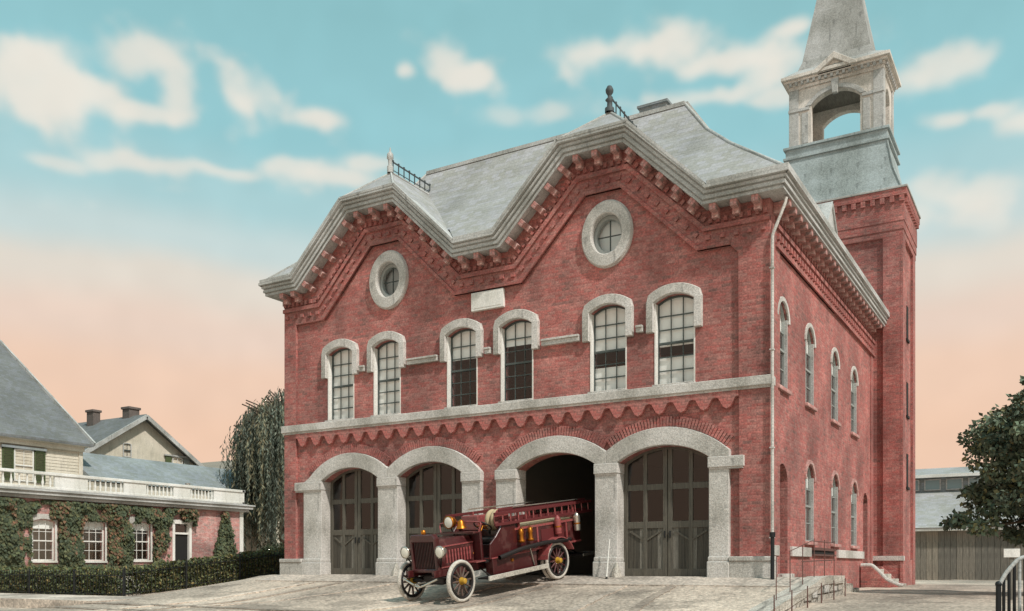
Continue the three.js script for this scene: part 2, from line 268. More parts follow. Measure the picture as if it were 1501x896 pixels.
// wheel tracks worn into the earth from the bays out to the street
{
  const trackA = std({ map: dirtTex, color: tint(0.98, 0.97, 0.95), roughness: 0.97 }), trackB = std({ map: dirtTex, color: tint(0.6, 0.58, 0.56), roughness: 0.97 });
  const runs = [[-6.9, 1.4, -10.5, 11.5, 3], [-5.4, 1.4, -8.8, 12, 3], [-3.3, 1.4, 0.4, 12, -3], [-2.0, 1.4, 1.2, 11, -2.4], [-13.8, 1.4, -16, 11.5, 1], [-12.6, 1.4, -14.6, 11.5, 1], [-10.6, 1.4, -16, 9.5, 3.4], [-24, 7.4, 4, 8.2, 0], [-24, 8.9, 4, 9.9, 0], [-22, 6.3, 0.6, 6.9, 0]];
  runs.forEach(([xa, za, xb, zb, bend], i) => {
    const secs = [], n = 90; let prev = null;
    for (let k = 0; k <= n; k++) {
      const t = k / n, x = mix(xa, xb, t) + Math.sin(t * Math.PI) * bend * 0.3, z = mix(za, zb, t), w = 0.07 + 0.11 * fbm(t * 5, i * 0.13, 8, 3, 60) + rr(-0.012, 0.012), dx = xb - xa, dz = zb - za, l = Math.hypot(dx, dz), nx = dz / l, nz = -dx / l, y = (q, r) => H(q, r) + 0.012;
      const wob = 0.08 * (fbm(t * 3, i * 0.31, 8, 2, 61) - 0.5), px = x + nx * wob, pz = z + nz * wob;
      secs.push([[px - nx * w, y(px - nx * w, pz - nz * w) + 0.012, pz - nz * w], [px + nx * w, y(px + nx * w, pz + nz * w) + 0.012, pz + nz * w], [px + nx * w, y(px, pz) - 0.08, pz + nz * w], [px - nx * w, y(px, pz) - 0.08, pz - nz * w]]);
    }
    struct(obj('wheel_track', skin(secs), i % 2 ? trackB : trackA), 'worn wheel track in the earth before the fire station', 'track');
  });
}

// ---------------------------------------------------------------- fire station
const S = thing('fire_station', 'red brick fire station with twin clipped gables, four arched bays and a spired tower', 'fire station');
const XL = -16.35, ZB = -14.6;
const E0 = 9.36, GT = 11.45, TH = 0.42;
const CP = [[XL, E0], [-15.35, E0], [-13.2, GT], [-11.4, GT], [-9.2, E0], [-7.55, E0], [-5.45, GT], [-3.75, GT], [-1.6, E0], [0, E0]];
const bays = [[-14.64, -12.27], [-11.51, -9.09], [-7.23, -4.73], [-4.08, -1.53]];
const wins = [[-14.46, -13.36], [-12.54, -11.48], [-9.71, -8.63], [-7.81, -6.74], [-4.93, -3.86], [-3.05, -1.95]];
const SPR = 3.05, RISE = 0.41, WY0 = 5.05, WY1 = 7.39, WRISE = 0.19;
const rounds = [[-11.92, 9.26], [-4.42, 9.3]];
const panel = [[-15.82, 0], [-15.82, 8.36], [-14.55, 8.36], [-12.58, 10.42], [-11.5, 10.42], [-9.4, 8.38], [-7.07, 8.38], [-5.05, 10.45], [-4.0, 10.45], [-1.87, 8.38], [-1.0, 8.38], [-0.8, 8.16], [-0.76, 0]];
const baySpan = (b, g = 0) => [[b[1] + g, 0], ...arcPts((b[0] + b[1]) / 2, (b[1] - b[0]) / 2 + g, SPR, RISE + g), [b[0] - g, 0]];
const winSpan = (w, y0 = WY0, y1 = WY1, rise = WRISE) => [[w[0], y0], [w[1], y0], ...arcPts((w[0] + w[1]) / 2, (w[1] - w[0]) / 2, y1 - rise, rise)];
const oval = (c, rx, ry, n = 36) => { const o = []; for (let i = 0; i < n; i++) o.push([c[0] + rx * Math.cos(i / n * 2 * Math.PI), c[1] + ry * Math.sin(i / n * 2 * Math.PI)]); return o; };
const FZ = -0.09;                                             // plane of the sunk brick field
{
  // door openings run through the foot of the wall, so close them with the outline instead of a hole
  const outline = [];
  outline.push([-15.9, 0.001]);
  for (const b of bays) { outline.push([b[0], 0.001], ...arcPts((b[0] + b[1]) / 2, (b[1] - b[0]) / 2, SPR, RISE).reverse(), [b[1], 0.001]); }
  outline.push([-0.68, 0.001], [-0.68, 8.1], [-0.95, 8.44], [-1.85, 8.44], [-4.0, 10.52], [-5.05, 10.52], [-7.1, 8.44], [-9.38, 8.44], [-11.5, 10.5], [-12.6, 10.5], [-14.55, 8.42], [-15.9, 8.42]);
  const ff = shapeOf(outline);
  for (const w of wins) ff.holes.push(pathOf(winSpan(w)));
  for (const c of rounds) ff.holes.push(pathOf(oval(c, 0.46, 0.56)));
  obj('wall', ext(ff, -0.5, FZ), M.brick, S).userData.label = 'red brick field of the front wall';
  const fr = shapeOf([[XL, -0.3], ...CP.map(p => [p[0], p[1] + 0.2]), [0, -0.3], [-0.76, -0.3], ...panel.slice().reverse().filter(p => p[1] > 0), [-15.82, -0.3]]);
  obj('wall', ext(fr, -0.5, 0, 0.008), M.brick, S).userData.label = 'raised brick border of the front wall';
}
// corbel band that follows the gables, with a row of studs under it
{
  const off = (pts, d) => pts.map((p, i) => { const a = pts[Math.max(0, i - 1)], b = pts[Math.min(pts.length - 1, i + 1)]; const n1 = i ? nrm(a, p) : nrm(p, b), n2 = i < pts.length - 1 ? nrm(p, b) : n1; const mx = n1[0] + n2[0], my = n1[1] + n2[1], k = 2 / (mx * mx + my * my); return [p[0] + mx * k * d, p[1] + my * k * d]; });
  const nrm = (a, b) => { const l = Math.hypot(b[0] - a[0], b[1] - a[1]); return [-(b[1] - a[1]) / l, (b[0] - a[0]) / l]; };
  const base = [[XL, 8.36], ...panel.slice(2, 11).map(p => [p[0], p[1]]), [0, 8.38]];
  const lowr = off(base, 0.44), up = off(base, 0.56);
  const secs = lowr.map((p, i) => [[p[0], p[1], -0.05], [p[0], p[1], 0.07], [up[i][0], up[i][1], 0.07], [up[i][0], up[i][1], -0.05]]);
  obj('frieze_band', skin(secs), M.brick, S);
  const edge = off(base, 0.0), edge2 = off(base, 0.09);
  obj('panel_moulding', skin(edge.slice(1, -1).map((p, i) => [[p[0], p[1], -0.08], [p[0], p[1], 0.045], [edge2[i + 1][0], edge2[i + 1][1], 0.045], [edge2[i + 1][0], edge2[i + 1][1], -0.08]])), M.brick2, S);
  const studs = [], dent = [];
  const walk = (pts, gap, fn) => { for (let i = 0; i + 1 < pts.length; i++) { const a = pts[i], b = pts[i + 1], l = Math.hypot(b[0] - a[0], b[1] - a[1]), n = Math.max(1, Math.round(l / gap)); for (let k = 0; k < n; k++) { const t = (k + 0.5) / n; fn(mix(a[0], b[0], t), mix(a[1], b[1], t), Math.atan2(b[1] - a[1], b[0] - a[0])); } } };
  walk(off(base, 0.27), 0.36, (x, y, a) => studs.push(B(0.12, 0.12, 0.08).rotateZ(a).translate(x, y, 0.02)));
  walk(off(base, 0.68), 0.2, (x, y, a) => dent.push(B(0.09, 0.13, 0.09).rotateZ(a).translate(x, y, 0.03)));
  obj('corbel_studs', studs, M.brick2, S).userData.kind = 'stuff';
  obj('dentil_course', dent, M.brick2, S).userData.kind = 'stuff';
  // big brackets carrying the cornice
  const brk = join([BB(-0.085, 0.085, -0.3, -0.02, -0.02, 0.2, 0.012), BB(-0.085, 0.085, -0.17, 0.0, 0.18, 0.4, 0.012)]);
  walk(CP, 0.56, (x, y, a) => piece('bracket', brk, M.brickPink, S, x, y + 0.004, 0, 0, 0, a));
  for (let k = 0; k < 24; k++) { const z = -0.4 - k * 0.585; piece('bracket', brk, M.brickPink, S, 0, E0 + 0.004, z, 0, Math.PI / 2, 0); }
  for (let k = 0; k < 5; k++) piece('bracket', brk, M.brickPink, S, XL, E0 + 0.004, -0.4 - k * 0.585, 0, -Math.PI / 2, 0);
}
// wooden cornice: swept moulding along the gables and both long sides
const PROF = [[-0.05, 0], [0.44, 0], [0.44, 0.07], [0.415, 0.075], [0.415, 0.1], [0.49, 0.105], [0.49, 0.19], [0.455, 0.195], [0.455, 0.225], [0.53, 0.235], [0.53, 0.3], [0.5, 0.305], [0.5, 0.325], [0.6, 0.34], [0.6, TH], [-0.05, TH]];
{
  const secs = CP.map((p, i) => {
    const nr = (a, b) => { const l = Math.hypot(b[0] - a[0], b[1] - a[1]); return [-(b[1] - a[1]) / l, (b[0] - a[0]) / l]; };
    const n1 = i ? nr(CP[i - 1], p) : nr(p, CP[1]), n2 = i < CP.length - 1 ? nr(p, CP[i + 1]) : n1, mx = n1[0] + n2[0], my = n1[1] + n2[1], k = 2 / (mx * mx + my * my);
    return PROF.map(([o, n]) => [p[0] + mx * k * n + (i === CP.length - 1 ? o : i === 0 ? -o : 0), p[1] + my * k * n, o]);
  });
  obj('cornice', skin(secs), M.trim, S);
  obj('cornice', skin([0, 1].map(e => PROF.map(([o, n]) => [o, E0 + n, e ? ZB + 0.15 : o]))), M.trim, S);
  obj('cornice', skin([0, 1].map(e => PROF.map(([o, n]) => [XL - o, E0 + n, e ? ZB : o]))), M.trim, S);
}
// roofs
const RT = E0 + TH + 0.006;
const mz = [[0, RT], [2, 11.62], [3, 12.66], [4, 14.05]];      // inset from the eave, height
const EX0 = XL - 0.55, EX1 = 0.55, EZ0 = 0.55, EZ1 = ZB - 0.3;
{
  const ring = ([d, y]) => [[EX0 + d, y, EZ0 - d], [EX1 - d, y, EZ0 - d], [EX1 - d, y, EZ1 + d], [EX0 + d, y, EZ1 + d]];
  const gs = [];
  for (let i = 0; i + 1 < mz.length; i++) { const a = ring(mz[i]), b = ring(mz[i + 1]); for (let k = 1; k < 4; k++) gs.push(poly([a[k], a[(k + 1) % 4], b[(k + 1) % 4], b[k]])); if (i) gs.push(poly([a[0], a[1], b[1], b[0]])); }
  // front slope, first tier: the eave strips stand only beside and between the gables
  const k1 = (mz[1][1] - RT) / 2, zt = 0.75, yt = RT + zt * k1, x0 = EX0, x1 = EX1;
  gs.push(poly([[x0 + zt, yt, EZ0 - zt], [x1 - zt, yt, EZ0 - zt], [x1 - 2, mz[1][1], EZ0 - 2], [x0 + 2, mz[1][1], EZ0 - 2]]));
  const strip = (a, b, la, lb) => gs.push(poly([[a, RT, EZ0], [b, RT, EZ0], [b + lb, yt, EZ0 - zt], [a + la, yt, EZ0 - zt]]));
  strip(EX0, -15.35 - 0.18, zt, 0.7); strip(-9.2 + 0.18, -7.55 - 0.18, -0.7, 0.7); strip(-1.6 + 0.18, EX1, -0.7, -zt);
  const d = ring(mz[3]); gs.push(poly([d[0], d[1], d[2], d[3]]));
  obj('roof', gs, M.slate, S).userData.label = 'grey slate mansard roof';
  const hips = [];
  for (const k of [0, 1]) for (let i = 0; i + 1 < mz.length; i++) hips.push(bar(V3(...ring(mz[i])[k]), V3(...ring(mz[i + 1])[k]), 0.045, 6));
  hips.push(beam(V3(d[0][0], d[0][1], d[0][2]), V3(d[1][0], d[1][1], d[1][2]), 0.16, 0.12), beam(V3(...d[1]), V3(...d[2]), 0.16, 0.12), beam(V3(...d[0]), V3(...d[3]), 0.16, 0.12));
  obj('ridge_cap', hips, M.trim, S);
  for (const [x0_, x1_, z0_, z1_] of [[-9.05, -7.7, 0.46, 0.6], [-1.42, 0.6, 0.46, 0.6], [EX0, -15.55, 0.46, 0.6], [0.46, 0.6, ZB + 0.2, 0.455]]) obj('gutter', BB(x0_, x1_, RT - 0.02, RT + 0.09, z0_, z1_, 0.01), M.trim, S);
  const hatch = obj('roof_hatch', [BB(-5.3, -4.4, 14.0, 14.76, -5.5, -4.35), BB(-5.36, -4.34, 14.76, 14.83, -5.56, -4.29)], M.slateBlue, S); hatch.userData.label = 'low grey box hatch on the roof deck';
}
function gableRoof(xa, xb, xc, xd, big) {
  const xm = (xb + xc) / 2, sl = (GT - E0) / (xb - xa), lift = TH * Math.sqrt(1 + sl * sl) + 0.006, yr = E0 + (xm - xa) * sl + lift, yt = GT + TH + 0.006, xt = xa + (yt - lift - E0) / sl, xo = xa + (RT - lift - E0) / sl;
  const m = x => 2 * xm - x, zf = 0.6, zr = -0.65;
  const g = sub('gable_roof', S);
  obj('slope', poly([[xo, RT, zf], [xt, yt, zf], [xm, yr, zr], [xm, yr, -3.7], [xo, RT, 0.0]]), M.slate, g);
  obj('slope', poly([[m(xo), RT, zf], [m(xt), yt, zf], [xm, yr, zr], [xm, yr, -3.7], [m(xo), RT, 0.0]]), M.slate, g);
  obj('hip', poly([[xt, yt, zf], [m(xt), yt, zf], [xm, yr, zr]]), M.slate, g);
  obj('ridge_cap', [bar(V3(xt, yt, zf), V3(xm, yr, zr), 0.04), bar(V3(m(xt), yt, zf), V3(xm, yr, zr), 0.04), bar(V3(xm, yr, zr), V3(xm, yr, -3.2), 0.055)], M.trim, g);
  // rake edge boards
  const c = [];
  for (const s of [1, -1]) { const q = x => s > 0 ? x : m(x); c.push(beam(V3(q(xo), RT + 0.02, zf - 0.04), V3(q(xt), yt + 0.02, zf - 0.04), 0.1, 0.07)); }
  c.push(beam(V3(xt, yt + 0.02, zf - 0.04), V3(m(xt), yt + 0.02, zf - 0.04), 0.1, 0.07));
  obj('edge_board', c, M.trim, g);
  const f = big ? [[0.16, 0], [0.16, 0.12], [0.09, 0.16], [0.08, 0.3], [0.15, 0.36], [0.06, 0.44], [0.07, 0.5], [0.13, 0.58], [0.14, 0.66], [0.08, 0.76], [0, 0.78]] : [[0.1, 0], [0.1, 0.2], [0.06, 0.24], [0.07, 0.42], [0.11, 0.46], [0.1, 0.6], [0.03, 0.68], [0.02, 0.8], [0, 0.82]];
  obj('finial', lathe(f, 12).scale(big ? 0.8 : 1, big ? 0.95 : 1, big ? 0.8 : 1).translate(xm, yr - 0.02, zr + 0.05), big ? M.crest : M.trim, S);
  const cr = [], z0 = zr - 0.1, z1 = -2.75;
  cr.push(beam(V3(xm, yr + (big ? 0.42 : 0.38), z0), V3(xm, yr + (big ? 0.3 : 0.34), z1), 0.03, 0.04));
  for (let k = 0; k <= 7; k++) { const z = mix(z0, z1, k / 7), h = mix(big ? 0.42 : 0.38, big ? 0.3 : 0.34, k / 7); cr.push(B(0.025, h, 0.03, xm, yr + h / 2, z), B(0.04, 0.06, 0.05, xm, yr + h + 0.03, z)); if (k < 7) cr.push(B(0.02, 0.02, 0.26, xm, yr + 0.12, z - 0.14)); }
  obj('roof_cresting', cr, M.crest, S);
}
gableRoof(-15.35, -13.2, -11.4, -9.2, false);
gableRoof(-7.55, -5.45, -3.75, -1.6, true);

// stonework of the front
obj('string_course', [BB(XL - 0.06, 0.06, 4.76, 5.0, -0.3, 0.1, 0.02), BB(XL - 0.02, 0.02, 4.7, 4.775, -0.3, 0.05, 0.01)], M.stone, S);
{ // sawtooth course of brick hanging under the string course
  const n = 25, x0 = -15.8, w = (15.8 - 0.78) / n, t = [];
  const sh = shapeOf([[-w / 2, 0.42], [-w / 2, 0.27], [-w / 2 + 0.08, 0.25], [-0.09, 0.02], [0, -0.03], [0.09, 0.02], [w / 2 - 0.08, 0.25], [w / 2, 0.27], [w / 2, 0.42]]);
  const g = join(ext(sh, FZ - 0.02, 0.045, 0.006));
  for (let i = 0; i < n; i++) piece('sawtooth_brickwork', g, i % 3 ? M.brick : M.brick2, S, x0 + (i + 0.5) * w, 4.29, 0);
}
{ // impost band between the upper windows
  const xs = [[-15.82, -14.78], [-13.06, -12.86], [-11.17, -10.02], [-8.32, -8.12], [-6.42, -5.24], [-3.55, -3.36]];
  for (const [a, b] of xs.slice(1)) obj('impost_band', [BB(a, b, 6.5, 6.62, FZ - 0.02, 0.03, 0.01), BB(a, b, 6.62, 6.68, FZ - 0.02, 0.07, 0.01)], M.stone, S);
}
const plaque = obj('plaque', [BB(-8.79, -7.68, 7.8, 8.34, FZ - 0.02, 0.02, 0.015), BB(-8.72, -7.75, 7.87, 8.27, 0.0, 0.028, 0.004)], M.white, S); plaque.userData.label = 'small blank white stone tablet';
// piers, capitals and plinths between the bays
{
  const piers = [[-15.42, -14.64], [-12.27, -11.51], [-9.09, -8.44], [-7.9, -7.23], [-4.73, -4.08], [-1.53, -1.03]];
  piers.forEach(([a, b], i) => {
    const p = sub('stone_pier', S, (a + b) / 2, 0, 0), w = b - a;
    obj('shaft', BB(-w / 2 - 0.012, w / 2 + 0.012, 0.5, 2.8, -0.515, 0.05, 0.02), M.stone, p);
    const ex0 = i === 0 ? 0.38 : 0.03, ex1 = i === 5 ? 0.4 : 0.03;
    obj('capital', [BB(-w / 2 - ex0, w / 2 + ex1, 2.79, SPR + 0.02, -0.48, 0.1, 0.02), BB(-w / 2 - ex0 + 0.03, w / 2 + ex1 - 0.03, 2.75, 2.8, -0.47, 0.07)], M.stone, p);
    obj('plinth', [BB(-w / 2 - 0.04, w / 2 + 0.04, -0.3, 0.42, -0.48, 0.14, 0.03), BB(-w / 2 - 0.02, w / 2 + 0.02, 0.42, 0.54, -0.48, 0.11, 0.025)], M.stone, p);
    const guard = s => { const q = []; for (let k = 0; k <= 6; k++) { const t = k / 6, r = 0.17 * (1 - t * t * 0.85), y = t * 0.5 - 0.1; const c = []; for (let j = 0; j < 8; j++) { const an = j / 8 * 2 * Math.PI; c.push([s * (w / 2 + 0.02) + r * Math.cos(an) * 0.9, y, 0.12 + r * Math.sin(an) * 0.9]); } q.push(c); } return skin(q); };
    if (i === 1 || i === 4) obj('guard_stone', guard(1), M.stoneRough, p);
  });
  for (const [a, b] of [[XL - 0.1, -15.45], [-1.0, 0.1], [-8.42, -7.92]]) obj('plinth', [BB(a, b, -0.3, 0.42, -0.3, 0.12, 0.02), BB(a, b, 0.42, 0.54, -0.3, 0.15, 0.025)], M.stone, S);
}
bays.forEach((b, i) => {
  const cx = (b[0] + b[1]) / 2, hw = (b[1] - b[0]) / 2, inner = arcPts(cx, hw + 0.004, SPR + 0.022, RISE - 0.022, 18);
  const R = (hw * hw + RISE * RISE) / (2 * RISE), cy = SPR + RISE - R, mids = [[-15.4, -11.89], [-11.89, -8.42], [-7.92, -4.405], [-4.405, -1.0]][i];
  const outer = []; const Ro = R + 0.47;
  for (let k = 0; k <= 30; k++) { const t = -1.2 + 2.4 * k / 30, x = cx + Ro * Math.sin(t), y = cy + Ro * Math.cos(t); if (x > mids[0] + 0.004 && x < mids[1] - 0.004 && y > SPR + 0.03) outer.push([x, y]); }
  const yAt = x => { const d = Ro * Ro - (x - cx) ** 2; return d > 0 ? cy + Math.sqrt(d) : 0; };
  const ends = x => { const y = yAt(x); return y > SPR + 0.05 ? [[x, y], [x, SPR + 0.022]] : [[x, SPR + 0.022]]; };
  const eL = ends(mids[0] + 0.003), eR = ends(mids[1] - 0.003);
  const pts = [...eL.slice().reverse(), ...outer, ...eR, ...inner];
  obj('stone_arch', ext(shapeOf(pts), -0.45, 0.07, 0.012), M.stone, S);
  const wedges = [], top = 0.27, nW = 46;
  for (let k = 0; k < nW; k++) { const t = -0.72 + 1.44 * (k + 0.5) / nW, x = cx + Ro * Math.sin(t), y = cy + Ro * Math.cos(t); if (x < mids[0] + 0.12 || x > mids[1] - 0.12) continue; wedges.push(B(0.066, top, 0.07 + (k % 2) * 0.014, 0, Ro + 0.012 + top / 2, 0).rotateZ(-t).translate(cx, cy, FZ + 0.03)); }
  const ba = obj('brick_arch', wedges, M.brick2, S); ba.userData.kind = 'stuff';
});

// windows, in local coordinates: x across, y up, z towards the viewer
function sashWindow(parent, x, y, z, ry, w, h, rise, cols, rows, opt = {}) {
  const g = sub('window', parent, x, y, z, ry), hw = w / 2, iw = 0.058;
  const full = [[-hw, 0], [hw, 0], ...arcPts(0, hw, h - rise, rise)], hole = [[-hw + iw, iw], [hw - iw, iw], ...arcPts(0, hw - iw, h - rise - iw * 0.3, Math.max(0.012, rise - iw * 0.6))];
  const fs = shapeOf(full); fs.holes.push(pathOf(hole));
  obj('frame', ext(fs, -0.03, 0.04, 0.006), opt.frame || M.sash, g);
  const top = x_ => { const R = (hw * hw + rise * rise) / (2 * rise); return h - R + Math.sqrt(Math.max(0, R * R - x_ * x_)) - iw * 0.8; };
  const x0 = -hw + iw, gw = (w - 2 * iw) / cols, gh = (h - rise * 0.5 - 2 * iw) / rows, sm_ = opt.bars || M.sashDark, mu = [];
  for (let c = 1; c < cols; c++) { const xx = x0 + c * gw; mu.push(BB(xx - 0.011, xx + 0.011, iw, top(xx), -0.012, 0.016)); }
  for (let r = 1; r < rows; r++) mu.push(BB(x0, -x0, iw + r * gh - 0.013, iw + r * gh + 0.013, -0.014, 0.02));
  obj('muntins', mu, sm_, g);
  const mid = rows / 2; obj('meeting_rail', BB(x0, -x0, iw + mid * gh - 0.03, iw + mid * gh + 0.03, -0.02, 0.045, 0.006), sm_, g);
  for (let r = 0; r < rows; r++) for (let c = 0; c < cols; c++) {
    const a = x0 + c * gw + 0.012, b = a + gw - 0.024, ya = iw + r * gh + 0.012, last = r === rows - 1, yb = ya + gh - 0.024;
    const p = last ? [[a, ya], [b, ya], [b, top(b)], [(a + b) / 2, top((a + b) / 2)], [a, top(a)]] : [[a, ya], [b, ya], [b, yb], [a, yb]];
    const m = obj('pane', new THREE.ShapeGeometry(shapeOf(p)), M.glass, g); m.position.z = 0.002;
  }
  for (const [b0, b1] of opt.blinds || []) { const t0 = b0 * h, t1 = b1 * h, p = b1 >= 1 ? [[-hw + 0.02, t0], [hw - 0.02, t0], ...arcPts(0, hw - 0.02, h - rise, rise - 0.02)] : [[-hw + 0.02, t0], [hw - 0.02, t0], [hw - 0.02, t1], [-hw + 0.02, t1]]; obj('roller_blind', ext(shapeOf(p), -0.05, -0.044), M.blind, g); }
  return g;
}
const blinds = [[[0, 1]], [[0, 1]], [[0.62, 1]], [[0.7, 1]], [[0.47, 1], [0, 0.3]], [[0.45, 1], [0, 0.34]]];
wins.forEach((w, i) => {
  const x = (w[0] + w[1]) / 2, ww = w[1] - w[0];
  const g = sashWindow(S, x, WY0 - 0.02, -0.27, 0, ww + 0.02, WY1 - WY0 + 0.03, WRISE, 3, 6, { blinds: blinds[i], bars: M.sashDark, frame: M.sashDark });
  // stone hood with ears down to the impost
  const hw = ww / 2, o = hw + 0.21, y0 = 6.44 - WY0 + 0.02, yt = WY1 - WY0 + 0.02;
  const R = [[hw, y0], [o, y0], [o, yt - 0.16], [o - 0.06, yt + 0.04], ...arcPts(0, o - 0.1, yt + 0.06, 0.2, 10), [-o + 0.06, yt + 0.04], [-o, yt - 0.16], [-o, y0], [-hw, y0], ...arcPts(0, hw, yt - WRISE, WRISE, 14).reverse()];
  obj('stone_hood', ext(shapeOf(R), 0.27 + FZ - 0.05, 0.27 + 0.04, 0.018), M.stone, g);
  obj('sill', BB(-hw - 0.03, hw + 0.03, -0.05, 0.02, -0.1, 0.33, 0.012), M.stone, g);
  for (const s of [-1, 1]) obj('jamb_lining', B(0.034, yt - WRISE, 0.16, s * (hw - 0.012), (yt - WRISE) / 2, 0.12), M.white, g);
});
rounds.forEach((c, i) => {
  const g = sub('round_window', S, c[0], c[1], FZ);
  const ring = (r0, r1, z0, z1, b) => { const s = shapeOf(oval([0, 0], r1, r1 * 1.21, 44)); s.holes.push(pathOf(oval([0, 0], r0, r0 * 1.21, 44))); return ext(s, z0, z1, b); };
  obj('stone_ring', [ring(0.45, 0.74, -0.1, 0.12, 0.025), ring(0.7, 0.76, -0.1, 0.07, 0.01)], M.stone, g);
  obj('frame', ring(0.36, 0.455, -0.25, -0.08, 0.012), M.sash, g);
  obj('muntins', [BB(-0.36, 0.36, -0.013, 0.013, -0.2, -0.17), BB(-0.013, 0.013, -0.43, 0.43, -0.2, -0.168)], M.sashDark, g);
  for (const [sx, sy] of [[1, 1], [-1, 1], [-1, -1], [1, -1]]) { const p = [[sx * 0.016, sy * 0.016]]; for (let k = 0; k <= 8; k++) { const t = k / 8 * Math.PI / 2; p.push([sx * Math.max(0.016, 0.365 * Math.cos(t)), sy * Math.max(0.016, 0.44 * Math.sin(t))]); } const m = obj('pane', new THREE.ShapeGeometry(shapeOf(p)), M.glass, g); m.position.z = -0.185; }
  obj('blind', ext(shapeOf(oval([0, 0], 0.44, 0.53)), -0.36, -0.35), i ? M.blind : M.sash, g);
});
// bay doors: two leaves, two rows of panes, boarded foot with chevron braces
bays.forEach((b, i) => {
  if (i === 2) return;                                        // this bay stands open
  const hw = (b[1] - b[0]) / 2 - 0.016, g = sub('bay_door', S, (b[0] + b[1]) / 2, 0.03, -0.4);
  const R = (hw * hw + RISE * RISE) / (2 * RISE), top = x => SPR - 0.03 + RISE - R + Math.sqrt(R * R - x * x);
  const y1 = 1.28, y2 = 1.46, y3 = 2.3, y4 = 2.46;
  for (const s of [-1, 1]) {
    const X = (a, c) => s > 0 ? [a, c] : [-c, -a];
    const st = [];
    for (const [a, c] of [[0.012, 0.13], [hw / 2 - 0.045, hw / 2 + 0.065], [hw - 0.11, hw]]) { const [q0, q1] = X(a, c); st.push(ext(shapeOf([[q0, 0], [q1, 0], [q1, top(q1) - 0.01], [q0, top(q0) - 0.01]]), -0.03, 0.035, 0.005)); }
    obj('stile', st, M.doorRail, g);
    for (const [ya, yb] of [[0.0, 0.2], [y1, y2], [y3, y4]]) { const [q0, q1] = X(0.13, hw - 0.11); obj('rail', BB(q0, q1, ya, yb, -0.028, 0.03, 0.006), M.doorRail, g); }
    const nb = 6, w = (hw - 0.24) / nb;
    for (let k = 0; k < nb; k++) { const [q0, q1] = X(0.13 + k * w + 0.004, 0.13 + (k + 1) * w - 0.004); obj('plank', BB(q0, q1, 0.18, y1 + 0.02, -0.02, 0.004 + (k % 2) * 0.004), k % 3 ? M.door : M.wood2, g); }
    const [m0, m1] = X(0.2, hw - 0.18), mm = (m0 + m1) / 2;
    obj('brace', [beam(V3(m0, 1.2, 0.02), V3(mm, 0.94, 0.02), 0.03, 0.045), beam(V3(mm, 0.94, 0.02), V3(m1, 1.2, 0.02), 0.03, 0.045)], M.doorRail, g);
    for (const [a, c] of [[0.13, hw / 2 - 0.045], [hw / 2 + 0.065, hw - 0.11]]) {
      const [q0, q1] = X(a, c);
      obj('pane', new THREE.ShapeGeometry(shapeOf([[q0, y2], [q1, y2], [q1, y3], [q0, y3]])), M.glass, g);
      obj('pane', new THREE.ShapeGeometry(shapeOf([[q0, y4], [q1, y4], [q1, top(q1) - 0.02], [q0, top(q0) - 0.02]])), M.glass, g);
    }
    const [h0, h1] = X(0.06, 0.09); obj('door_handle', [BB(h0, h1, 1.02, 1.2, 0.035, 0.075, 0.006)], M.iron, g);
  }
  obj('head_board', ext(shapeOf([[-hw, SPR - 0.07], ...arcPts(0, hw, SPR, RISE - 0.01).reverse(), [hw, SPR - 0.07], ...arcPts(0, hw - 0.06, SPR - 0.07, RISE - 0.03)]), -0.03, 0.03), M.doorRail, g);
});
